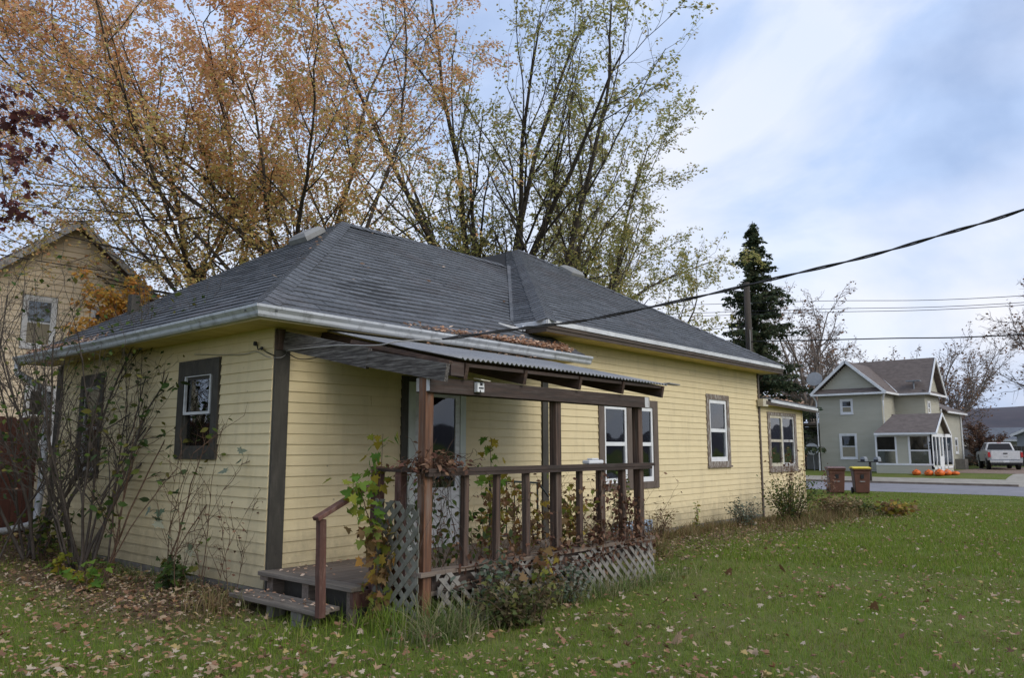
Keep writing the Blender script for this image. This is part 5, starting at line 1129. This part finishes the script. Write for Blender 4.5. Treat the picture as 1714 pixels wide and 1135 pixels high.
bare((74, 9.6, 0), 1.25, 33, 'wide bare tree above the right wing of the green house', .30, spread=1.35)
bare((70, 21.5, 0), 1.5, 34, 'bare tree rising directly behind the left gable of the green house', .3)
bare((60.5, -1.9, 0), 1.45, 35, 'bare tree cut by the right edge of the picture', .22, spread=1.3)
bare((92, 13.0, 0), 1.25, 36, 'farthest bare tree between the green house and the shrub', .4)
tree('red_shrub', 'round leafless reddish brown shrub tree behind the parked pickup', 'tree', (62.5, 4.7, -.05),
     [dict(n=7, ang=22, L=2.6, r=.07, K=5, wig=.08, spread=.15), dict(n=9, t0=.15, ang=30, lr=.6, K=5, k=4, minr=.02), dict(n=9, t0=.1, ang=35, lr=.55, K=4, k=3, minr=.012), dict(n=5, t0=.1, ang=35, lr=.5, K=3, k=3, minr=.009)],
     dict(per=5, s=.16, m='leaf_redshrub', keep=.3), bark='stem_brown', seed=9)

# ------------------------------------------------------------------ shrubs by the left wall
def shrub(name, label, base, seed, n=7, L=2.6, r=.022, ang=12, leaf=None, spread=.12, bark='bark_grey', cat='shrub', twig=1.0, dens=(7, 5), lean=(0, 0), group=None):
    lv = [dict(n=n, ang=ang, L=L, r=r, K=9, wig=.09, spread=spread, tip=.35, k=6, trop=(0, 0, .015)),
          dict(n=dens[0], t0=.25, ang=34, asd=12, lr=.42*twig, rr=.6, K=6, wig=.12, k=4, minr=.0042, lp=.4),
          dict(n=dens[1], t0=.15, ang=38, asd=12, lr=.5, rr=.6, K=4, wig=.16, k=3, minr=.0026)]
    if n >= 8: lv.append(dict(n=3, t0=.2, ang=42, asd=14, lr=.55, rr=.7, K=3, wig=.18, k=3, minr=.0019))
    return tree(name, label, cat, base, lv, leaf, bark=bark, seed=seed, trunk_name='stems', lean=lean, group=group)
shrub('bare_shrub', 'tall leafless shrub with many grey stems at the left end of the wall', (-.75, 4.1, .12), 41, n=10, L=3.1, r=.022, ang=17, spread=.20, leaf=dict(per=2, s=.06, m='leaf_green', keep=.10), dens=(9, 6))
shrub('bare_shrub', 'tall dark stemmed shrub left of the nearer side window', (-.62, 2.85, .02), 42, n=12, L=2.9, r=.020, ang=14, spread=.13, leaf=dict(per=2, s=.075, m='leaf_green', keep=.22, clump=.3), dens=(8, 5))
shrub('bare_shrub', 'leafless shrub spreading in front of the red fence', (-1.45, 3.9, .1), 43, n=8, L=2.5, r=.015, ang=24, spread=.2, leaf=dict(per=1, s=.05, m='leaf_dead', keep=.12), dens=(9, 7))
shrub('young_ash', 'thin sapling with green leaflets hanging before the side window', (-.55, 2.25, 0), 44, n=4, L=2.2, r=.012, ang=15, spread=.10, bark='stem_brown', leaf=dict(per=5, s=.10, m='leaf_green', keep=.42, clump=.5, shape=OVAL), dens=(5, 4), lean=(.05, -.15), cat='sapling')
shrub('wall_vine', 'thin vine with a few broad grey green leaves on the clapboards near the corner', (-.14, .95, .03), 45, n=5, L=1.5, r=.006, ang=16, spread=.22, bark='stem_brown', leaf=dict(per=3, s=.11, m='leaf_greyplant', keep=.18, clump=.2, shape=MAPLE), dens=(4, 3), cat='vine', lean=(.0, -.1))
shrub('wall_vine', 'arching brown sucker leaning right along the side wall', (-.30, 1.55, 0), 46, n=3, L=1.9, r=.011, ang=10, spread=.08, bark='stem_brown', leaf=dict(per=3, s=.08, m='leaf_green', keep=.25, clump=.3, shape=OVAL), dens=(5, 4), cat='vine', lean=(.05, -.5))
shrub('dry_weed', 'dry brown weed stalks close to the dark corner board', (-.25, .18, 0), 47, n=6, L=.85, r=.004, ang=16, spread=.15, bark='stem_brown', leaf=dict(per=3, s=.035, m='leaf_dead', keep=.5), dens=(4, 3), cat='weed')
def foliage(name, label, c, rad, n, s, m, seed, shape=OVAL, cat='plant', stemm='stem_brown', nst=9, droop=.4, h0=.1):
    """a low plant: stems fanning from the base with leaves about them"""
    g = np.random.default_rng(seed); z0 = gz(c[0], c[1]); e = empty(name, label, cat, (c[0], c[1], z0)); rx, ry, h = rad
    az = g.uniform(0, 2*np.pi, nst); rr = g.uniform(.2, 1, nst); tip = np.stack([np.cos(az)*rx*rr, np.sin(az)*ry*rr, h*g.uniform(.6, 1.05, nst)], 1)
    t = np.linspace(0, 1, 6)[None, :, None]; base = tip*np.array([.25, .25, 0]); P = base[:, None]*(1-t)+tip[:, None]*t; P[:, :, :2] += g.normal(0, .02, (nst, 6, 2)); P[:, :, 2] += .1*h*np.sin(t[..., 0]*np.pi)
    V, F = tubes(P, np.full((nst, 6), .004)*np.linspace(1.4, .5, 6)[None], 4); npmesh('stems', V, F, stemm, e)
    i = g.integers(0, nst, n); q = g.uniform(h0, 1, n)*5; k = np.minimum(q.astype(int), 4); fr = (q-k)[:, None]; pp = P[i, k]*(1-fr)+P[i, k+1]*fr+g.normal(0, 1, (n, 3))*np.array([rx, ry, h])*.13
    pp[:, 2] = np.maximum(pp[:, 2], .02); leaves('foliage', pp, s, m, e, shape, kind='stuff', droop=droop, seed=seed)
    return e
foliage('green_seedling', 'bright green maple seedlings on the leaf litter left of the steps', (-.95, 1.75), (.28, .3, .26), 46, .12, 'leaf_fresh', 51, MAPLE)
foliage('green_seedling', 'green leafy clump against the foundation under the side wall', (-.35, 1.15), (.2, .38, .34), 90, .10, 'leaf_green', 52, MAPLE)
foliage('green_seedling', 'small green tuft at the foot of the tall shrub', (-.85, 2.9), (.2, .2, .3), 40, .10, 'leaf_fresh', 53, MAPLE)
foliage('green_seedling', 'dark green weeds at the far left foot of the wall', (-.6, 3.9), (.35, .6, .75), 190, .09, 'leaf_green', 54, OVAL)
# maple saplings and vines on the porch
def sapling(name, label, stems, nleaf, s, m, seed, cat='sapling', shape=MAPLE, jit=.07, m2=None, t0=.15, bark='stem_brown', r=.007):
    g = np.random.default_rng(seed); b = Vector(stems[0][0]); e = empty(name, label, cat, tuple(b)); VV, FF, PP, o = [], [], [], 0
    for st in stems:
        pts = np.array([tuple(p-b) for p in smooth_pts(st, 5)])[None]; pts = pts+g.normal(0, .006, pts.shape); K = pts.shape[1]
        V, F = tubes(pts, np.linspace(r, r*.35, K)[None], 5); npmesh('stem', V, F, bark, e)
        q = g.uniform(t0, 1, nleaf)*(K-1); k = np.minimum(q.astype(int), K-2); fr = (q-k)[:, None]; PP.append(pts[0, k]*(1-fr)+pts[0, k+1]*fr+g.normal(0, jit, (nleaf, 3)))
    P = np.concatenate(PP)
    if m2:
        lo = P[:, 2] < np.quantile(P[:, 2], .6); leaves('foliage', P[lo], s, m2, e, shape, kind='stuff', droop=.9, seed=seed); leaves('foliage', P[~lo], s, m, e, shape, kind='stuff', droop=.8, seed=seed+1)
    else: leaves('foliage', P, s, m, e, shape, kind='stuff', droop=.9, seed=seed)
    return e
sapling('maple_sapling', 'maple sapling with yellow green top and russet lower leaves beside the newel post', [[(.05, -1.62, -.05), (.06, -1.60, .5), (.12, -1.55, 1.0), (.20, -1.50, 1.58)], [(.06, -1.62, .0), (.0, -1.66, .6), (-.10, -1.62, 1.0), (-.14, -1.55, 1.22)], [(.08, -1.68, -.05), (.06, -1.72, .4), (.10, -1.72, .85)]], 80, .098, 'leaf_fresh', 61, m2='leaf_turning')
sapling('maple_sapling', 'green maple sapling showing above the middle of the porch rail', [[(1.75, -1.35, .27), (1.78, -1.38, .8), (1.74, -1.40, 1.2), (1.72, -1.42, 1.56)], [(1.80, -1.35, .27), (1.86, -1.30, .7), (1.9, -1.32, 1.1)]], 46, .10, 'leaf_fresh', 62, m2='leaf_turning')
sapling('maple_sapling', 'golden leaved sapling tangled round the black metal railing', [[(2.2, -1.0, .27), (2.25, -1.0, .6), (2.3, -1.05, 1.0)], [(2.6, -1.1, .27), (2.7, -1.1, .6), (2.6, -1.1, .95)], [(3.1, -1.2, .27), (3.0, -1.2, .6), (3.1, -1.2, .9)], [(2.0, -1.5, .27), (2.1, -1.5, .5), (2.0, -1.5, .9)]], 70, .085, 'leaf_turning', 63, jit=.13)
sapling('maple_sapling', 'yellow leaved sprig hanging over the lattice skirt below the middle post', [[(1.62, -2.26, -.05), (1.60, -2.28, .2), (1.58, -2.26, .50)], [(1.60, -2.28, -.05), (1.50, -2.3, .1), (1.48, -2.3, .35)]], 44, .09, 'leaf_turning', 64, m2='leaf_turning')
sapling('porch_vine', 'tangle of green leafed vine climbing between the left posts and the door', [[(.45, -1.7, .27), (.5, -1.75, .7), (.42, -1.8, 1.2)], [(.7, -1.6, .27), (.62, -1.6, .7), (.55, -1.7, 1.1)], [(.9, -1.5, .27), (1.0, -1.6, .6), (.8, -1.7, .95)], [(1.2, -1.7, .27), (1.25, -1.75, .6), (1.15, -1.8, .85)]], 80, .07, 'leaf_green', 65, cat='vine', shape=OVAL, jit=.09)
sapling('porch_vine', 'withered brown vine hanging around the right hand balusters', [[(2.75, -2.1, .4), (2.70, -2.12, .8), (2.80, -2.1, 1.2)], [(2.95, -2.1, .4), (3.1, -2.1, .7), (2.9, -2.1, 1.1)], [(3.2, -2.12, .4), (3.25, -2.12, .7), (3.15, -2.12, .95)], [(3.3, -2.1, .4), (3.5, -2.1, .6), (3.3, -2.1, .85)], [(2.5, -2.1, .3), (2.6, -2.1, .5), (2.7, -2.1, .7)]], 85, .055, 'leaf_dead', 66, cat='vine', shape=OVAL, jit=.055)
sapling('porch_vine', 'mixed green and tan vine filling the gap right of the middle post', [[(2.15, -2.0, .3), (2.2, -1.98, .6), (2.3, -2.0, 1.02)], [(2.4, -2.0, .3), (2.45, -1.98, .6), (2.5, -2.0, 1.0)], [(2.2, -1.8, .3), (2.6, -1.8, .6), (2.4, -1.9, .85)]], 70, .075, 'leaf_turning', 67, cat='vine', shape=MAPLE, jit=.08)
sapling('porch_vine', 'brown dead runners along the porch edge above the lattice', [[(.35, -2.12, .42), (1.2, -2.15, .46), (2.0, -2.12, .42)], [(1.8, -2.1, .45), (2.6, -2.12, .5), (3.7, -2.1, .45)], [(.4, -2.2, .3), (1.4, -2.22, .38), (2.4, -2.2, .3)], [(2.2, -2.2, .3), (3.0, -2.2, .38), (3.65, -2.15, .4)]], 120, .055, 'leaf_dead', 68, cat='vine', shape=OVAL, jit=.06)
# dead vine heap on the rail
def heap():
    g = np.random.default_rng(3); e = empty('dead_vine_heap', 'heap of dry brown vine and dead leaves on the rail at the left post', 'vine', (.30, -2.06, 1.27))
    n = 70; c = g.normal(0, 1, (n, 3))*np.array([.14, .07, .05])+np.array([0, 0, .05]); D = g.normal(0, 1, (n, 3)); D[:, 2] *= .4
    P, DD, Rr = grow(g, c, D, g.uniform(.15, .4, n), np.full(n, .0028), 6, .45, (0, 0, -.12), .6); V, F = tubes(P, Rr, 3); npmesh('runners', V, F, 'stem_brown', e)
    q = g.normal(0, 1, (420, 3))*np.array([.17, .06, .045])+np.array([0, 0, .05]); leaves('leaves', q, .05, 'leaf_dead', e, OVAL, kind='stuff', seed=2, curl=.2)
    m = 26; c = np.stack([g.uniform(-.2, .3, m), g.normal(0, .04, m), np.full(m, .02)], 1); D = g.normal(0, .25, (m, 3)); D[:, 2] = -1
    P, DD, Rr = grow(g, c, D, g.uniform(.3, 1.0, m), np.full(m, .0024), 8, .22, (0, 0, -.15), .6); V, F = tubes(P, Rr, 3); npmesh('hanging_runners', V, F, 'bark_grey', e)
heap()
def tangle():
    g = np.random.default_rng(13); e = empty('bare_vine_stems', 'bare thin brown stems standing all over the porch deck behind the balusters', 'vine', (2.0, -1.9, .27))
    n = 95; c = np.column_stack([g.uniform(-1.6, 1.7, n), g.uniform(-.32, .65, n)*np.where(g.random(n) < .6, .2, 1), np.zeros(n)]); D = np.column_stack([g.normal(0, .22, n), g.normal(0, .18, n), np.ones(n)])
    P, DD, Rr = grow(g, c, D, g.uniform(.35, 1.05, n), g.uniform(.002, .0042, n), 9, .16, (0, 0, .01), .4); V, F = tubes(P, Rr, 4); npmesh('stems', V, F, 'stem_brown', e, kind='stuff')
    p, d, L, rd = spawn(g, P, DD, Rr, np.full(n, .7), 5, .3, 1, 45, 12, .35, .7); P2, D2, R2_ = grow(g, p, d, L, np.maximum(rd, .0014), 4, .25, (0, 0, 0), .5); V, F = tubes(P2, R2_, 3); npmesh('twigs', V, F, 'stem_brown', e, kind='stuff')
    q = P2[:, 1:].reshape(-1, 3); q = q[g.random(len(q)) < .30]; leaves('dry_leaves', q, .045, 'leaf_dead', e, OVAL, kind='stuff', seed=9, curl=.2)
tangle()
# shrubs in front of the porch and along the front wall
foliage('dark_bush', 'low dark green and russet bush in front of the lattice skirt', (.78, -2.62), (.60, .28, .42), 820, .052, 'leaf_darkbush', 71, MAPLE, cat='bush', nst=26, h0=.05)
foliage('dark_bush', 'thinner weedy bush between the dark bush and the middle lattice', (1.75, -2.38), (.40, .22, .38), 330, .05, 'leaf_greyplant', 72, OVAL, cat='bush', nst=22)
foliage('grey_weed', 'pale grey green weeds against the left end of the lattice skirt', (.75, -2.25), (.45, .1, .52), 230, .07, 'leaf_greyplant', 73, OVAL, cat='weed', nst=22)
foliage('wall_weed', 'upright leafy weed below the paired window right of the porch', (5.35, -.60), (.28, .25, .95), 330, .055, 'leaf_green', 74, OVAL, cat='weed', nst=14, droop=.3)
foliage('wall_weed', 'thin tan weeds at the wall foot past the paired window', (6.6, -.45), (.8, .2, .55), 260, .05, 'blade_dry', 75, OVAL, cat='weed', nst=34, droop=.2)
foliage('wall_weed', 'small yellow green sprig alone against the clapboards', (8.15, -.35), (.12, .1, .62), 60, .06, 'leaf_fresh', 76, OVAL, cat='weed', nst=5)
foliage('wall_shrub', 'rounded green shrub at the corner where the small addition begins', (10.9, -.95), (.72, .55, .82), 2000, .052, 'leaf_green', 77, OVAL, cat='shrub', nst=50, droop=.5, h0=.02)
foliage('wall_shrub', 'low grey green shrub left of the rounded corner shrub', (9.7, -.55), (.55, .3, .50), 620, .05, 'leaf_greyplant', 78, OVAL, cat='shrub', nst=30)
foliage('tall_weed', 'brown seed heads standing over the corner shrub', (11.3, -.75), (.8, .4, 1.35), 240, .05, 'leaf_dead', 79, OVAL, cat='weed', nst=22, h0=.65)
foliage('tall_weed', 'tan and green weeds past the end of the addition', (13.0, -1.1), (1.1, .6, .45), 1300, .07, 'blade_dry', 80, OVAL, cat='weed', nst=70, h0=.1)
foliage('tall_weed', 'dark red dock stalk in the weeds before the brown bins', (14.2, -.6), (.25, .25, .95), 110, .06, 'leaf_redshrub', 81, OVAL, cat='weed', nst=5, h0=.4)
foliage('tall_weed', 'green weeds low beside the addition wall', (13.7, -1.3), (.8, .5, .32), 700, .07, 'leaf_green', 82, OVAL, cat='weed', nst=40)
foliage('tall_weed', 'rust coloured dying hosta clump at the edge of the weeds', (14.6, -1.9), (.7, .5, .30), 420, .13, 'leaf_turning', 83, OVAL, cat='weed', nst=26)

# ------------------------------------------------------------------ grass and fallen leaves
def blades(name, P, h, w, m, seed, lean=.35, kind='stuff', parent=None, seg=1):
    g = np.random.default_rng(seed); n = len(P); az = g.uniform(0, 2*np.pi, n); la = g.uniform(0, 2*np.pi, n); hh = h*g.uniform(.5, 1.25, n); ln = np.abs(g.normal(0, lean, n))*hh
    dx, dy = np.cos(az)*w/2, np.sin(az)*w/2; tx, ty = np.cos(la)*ln, np.sin(la)*ln
    if seg == 1:
        V = np.stack([np.stack([P[:, 0]-dx, P[:, 1]-dy, P[:, 2]-.01], 1), np.stack([P[:, 0]+dx, P[:, 1]+dy, P[:, 2]-.01], 1), np.stack([P[:, 0]+tx, P[:, 1]+ty, P[:, 2]+hh], 1)], 1).reshape(-1, 3)
        return npmesh(name, V, np.arange(n*3).reshape(n, 3), m, parent, kind)
    rows = []
    for i, t in enumerate((0, .35, .7, 1)):
        ww = (1, .9, .6, .08)[i]; bend = t*t*1.3; z = P[:, 2]-.01+hh*(t-.42*(ln/hh)*t*t)
        for s in (-1, 1): rows.append(np.stack([P[:, 0]+tx*bend+s*dx*ww, P[:, 1]+ty*bend+s*dy*ww, z], 1))
    V = np.stack(rows, 1).reshape(-1, 3); o = (np.arange(n)*8)[:, None, None]; F = (np.array([[0, 1, 3, 2], [2, 3, 5, 4], [4, 5, 7, 6]])[None]+o).reshape(-1, 4)
    return npmesh(name, V, F, m, parent, kind)
F2 = np.array([math.cos(R(40.8)), math.sin(R(40.8))]); R2 = np.array([math.sin(R(40.8)), -math.cos(R(40.8))])
def lawn_points(n, d0, d1, pw, g, side=.78):
    u = g.random(n); d = (d0**pw+(d1**pw-d0**pw)*u)**(1/pw); s = g.uniform(-side, side, n)
    xy = np.array([CAM.x, CAM.y])[None]+d[:, None]*F2+(d*s)[:, None]*R2; return xy
def inside_house(xy): x, y = xy[:, 0], xy[:, 1]; return ((x > -.03) & (y > -.03) & (x < 14.3)) | ((x > -.36) & (x < 3.85) & (y > -2.08) & (y < .1) & ((x > .1) | (y > -1.46)))
def litter_weight(xy):
    x, y = xy[:, 0], xy[:, 1]
    def ss(t): t = np.clip(t, 0, 1); return t*t*(3-2*t)
    a = ss((y+.7)/1.0)*ss((x+1.75)/.9)*(x < .2); b = ss((y+2.6)/1.6)*ss((19-x)/4)*.8*ss((x+.3)/1.2); return np.clip(np.maximum(a, b), 0, 1)
def nz(xy, f, s): return np.sin(xy[:, 0]*f+s)*np.cos(xy[:, 1]*f*1.13+s*2)+.6*np.sin(xy[:, 0]*f*2.3+xy[:, 1]*f*1.7+s)
g = np.random.default_rng(77)
xy = lawn_points(760000, 3.2, 36, .9, g); w = litter_weight(xy); road = xy[:, 0] > 30.6
keep = ~inside_house(xy) & ~road & (g.random(len(xy)) < (1-.72*w)*(.74+.26*nz(xy, 1.9, 1))); xy = xy[keep]
P = np.column_stack([xy, ground_z(xy[:, 0], xy[:, 1])]); d = np.linalg.norm(xy-np.array([CAM.x, CAM.y]), axis=1)
o = None
nb = d < 11
tag(blades('lawn_grass', P[nb], .044, .0065, 'blade', 1, lean=.55), 'short green mown grass covering the near lawn', 'grass')
tag(blades('lawn_grass', P[~nb], .060, .014, 'blade', 2, lean=.55), 'green grass of the far lawn towards the street', 'grass')
yl = P[(g.random(len(P)) < .13+.10*nz(xy, .9, 4))]; tag(blades('dry_grass', yl+np.array([.01, .01, 0]), .05, .007, 'blade_dry', 12, lean=.8), 'straw coloured dead blades mixed through the lawn', 'grass')
def litter(name, label, n, d0, d1, pw, s, m, seed, shape, wfun, curl=.35, dz=.018):
    g = np.random.default_rng(seed); xy = lawn_points(n, d0, d1, pw, g); xy = xy[~inside_house(xy) & (xy[:, 0] < 30) & (g.random(len(xy)) < wfun(xy))]
    P = np.column_stack([xy, ground_z(xy[:, 0], xy[:, 1])+dz+g.uniform(0, .03, len(xy))])
    return tag(leaves(name, P, s, m, None, shape, kind='stuff', flat=1, seed=seed, curl=curl), label, 'leaves')
litter('leaf_litter', 'thick brown leaf litter under the shrubs along the house walls', 60000, 4, 19, 1.3, .052, 'litter_dark', 91, OVAL, lambda q: litter_weight(q)*(.7+.25*nz(q, 2.1, 3)), dz=.02)
litter('leaf_litter', 'pale and russet maple leaves scattered over the lawn', 24000, 3.3, 26, 1.1, .058, 'litter', 92, MAPLE, lambda q: .13+.55*litter_weight(q)+.16*nz(q, 1.3, 5)+.12*nz(q, 4.3, 2)+.50*np.clip((3.0-q[:, 0])/4, 0, 1), dz=.035)
litter('leaf_litter', 'small curled leaf bits in the grass', 130000, 3.3, 34, 1.35, .034, 'litter', 93, OVAL, lambda q: .25+.5*litter_weight(q)+.2*nz(q, 1.1, 9)+.25*np.clip((2.5-q[:, 0])/5, 0, 1), dz=.035, curl=.5)
# single large leaves that stand out
gg = np.random.default_rng(5); lt = bpy.data.meshes.new('fallen_leaf'); lv_ = MAPLE[0].copy()*.105; lv_[:, 2] = .04*np.sin(lv_[:, 0]*30)+.03*np.cos(lv_[:, 1]*22)
lt.from_pydata([tuple(v) for v in lv_], [], [tuple(int(i) for i in f) for f in MAPLE[1]]); lt.materials.append(M['litter'])
spots = [((2.3, -3.1), 'large pale maple leaf on the grass in front of the dark bush'), ((5.2, -3.0), 'large curled leaf on the lawn straight out from the paired window'), ((1.2, -3.9), 'large tan leaf nearest the bottom edge below the porch'), ((7.6, -4.2), 'large curled pinkish leaf alone in the middle of the right lawn'),
         ((11.5, -5.4), 'farthest large leaf on the lawn, towards the right edge'), ((3.4, -4.6), 'large russet leaf in the lower right lawn'), ((-1.2, -.7), 'large leaf on the dark grass at the lower left, left of the steps'), ((-.2, -2.6), 'large leaf in the grass below the handrail foot'), ((.55, -3.2), 'large brown leaf in front of the leaning lattice panel'), ((4.4, -2.7), 'large leaf near the right end of the lattice skirt')]
for (x, y), lab in spots:
    q = linkcopy('fallen_leaf', lt, Matrix.Translation((x, y, gz(x, y)+.045)) @ Matrix.Rotation(gg.uniform(0, 6.28), 4, 'Z') @ Matrix.Rotation(gg.uniform(-.5, .5), 4, 'X'))
    tag(q, lab, 'leaf', 'large fallen leaves on the lawn')
def roof_litter(name, label, n, seed, fn, s=.055):
    g = np.random.default_rng(seed); P = np.array([fn(g) for _ in range(n)]); tag(leaves(name, P, s, 'litter_roof', None, OVAL, kind='stuff', flat=1, seed=seed, curl=.5), label, 'leaves')
def f1(g):
    x = 1.2+3.3*g.random()**.5; t = abs(g.normal(0, .055))*(.3+(x-1)/3.2); y = -.46+t; return (x, y, zE+sF*(y+.45)+.025+g.uniform(0, .035))
roof_litter('roof_leaves', 'tan leaves drifted along the front gutter of the lower roof', 1000, 1, f1)
def f2(g):
    x = 1.2+2.6*g.random()**.6; y = -.12-abs(g.normal(0, .16)); return (x, y, 2.705+.227*y+.03+g.uniform(0, .03))
roof_litter('roof_leaves', 'tan leaves heaped on the corrugated porch sheet under the gutter', 900, 2, f2)
def f3(g):
    u = g.random(); x = -.4+g.random()*6; y = -.4+g.random()*3; z = zE+sF*(y+.45)
    return (x if x > y-.1 else y, y, z+.03)
roof_litter('roof_leaves', 'few stray pale leaves on the dark shingles', 26, 3, f3, .07)
def f4(g): y = 3.2+2.6*g.random()**.8; x = -.45+abs(g.normal(0, .08)); return (x, y, zE+sL*(x+.45)+.03)
roof_litter('roof_leaves', 'leaves gathered above the left end of the side gutter', 260, 4, f4)
def f5(g): x = 11.9+2.8*g.random(); y = -.12+abs(g.normal(0, .2)); return (x, y, 2.53-.03*(x-11.8)+.09*(y+.16)+.035)
roof_litter('roof_leaves', 'orange leaves on the flat roof of the small addition', 90, 5, f5, .08)
def f6(g):
    if g.random() < .45: return (g.uniform(-.34, -.10), g.uniform(-1.3, 0), .115)
    return (g.uniform(-.05, 1.4), -abs(g.normal(0, .35)), .29)
roof_litter('step_leaves', 'dry leaves on the steps and landing', 120, 6, f6, .042)
# tufts
def tuft(name, label, c, rad, n, h, w, m, seed, lean=.6):
    g = np.random.default_rng(seed); q = g.normal(0, 1, (n, 2))*np.array(rad)+np.array(c[:2]); P = np.column_stack([q, ground_z(q[:, 0], q[:, 1])])
    o = blades(name, P, h, w, m, seed, lean=lean, seg=3); return tag(o, label, 'grass')
tuft('grass_tuft', 'long arching grass in front of the leaning lattice panel', (.10, -2.45), (.24, .14), 380, .34, .008, 'blade_long', 1)
tuft('grass_tuft', 'long green grass at the foot of the porch steps', (-.45, -1.25), (.30, .40), 520, .17, .008, 'blade', 2)
tuft('grass_tuft', 'tall unmown grass along the lattice skirt', (1.9, -2.35), (.8, .10), 620, .26, .007, 'blade_long', 3)
tuft('grass_tuft', 'unmown grass at the right end of the lattice skirt', (3.2, -2.35), (.55, .10), 360, .18, .007, 'blade_long', 4)
tuft('grass_tuft', 'yellowing clump of iris leaves by the wall right of the porch', (4.9, -1.2), (.22, .16), 420, .34, .018, 'blade_dry', 5, lean=.8)
tuft('grass_tuft', 'dry grass fringe along the foot of the front wall', (7.6, -.45), (1.8, .12), 1800, .24, .008, 'blade_dry', 6)
tuft('grass_tuft', 'dry grass clump beside the step treads and corner board', (-.55, -.05), (.14, .16), 220, .24, .007, 'blade_dry', 7, lean=.9)
tuft('grass_tuft', 'wild grass fringe under the corner shrub and addition', (12.2, -1.2), (1.5, .25), 1500, .26, .012, 'blade_dry', 8)
tuft('grass_tuft', 'green grass clump right of the handrail foot', (.05, -1.95), (.18, .18), 420, .24, .008, 'blade', 9)
tuft('grass_tuft', 'grass fringe along the left wall foundation', (-.2, 2.4), (.12, 1.3), 500, .16, .007, 'blade_long', 10)
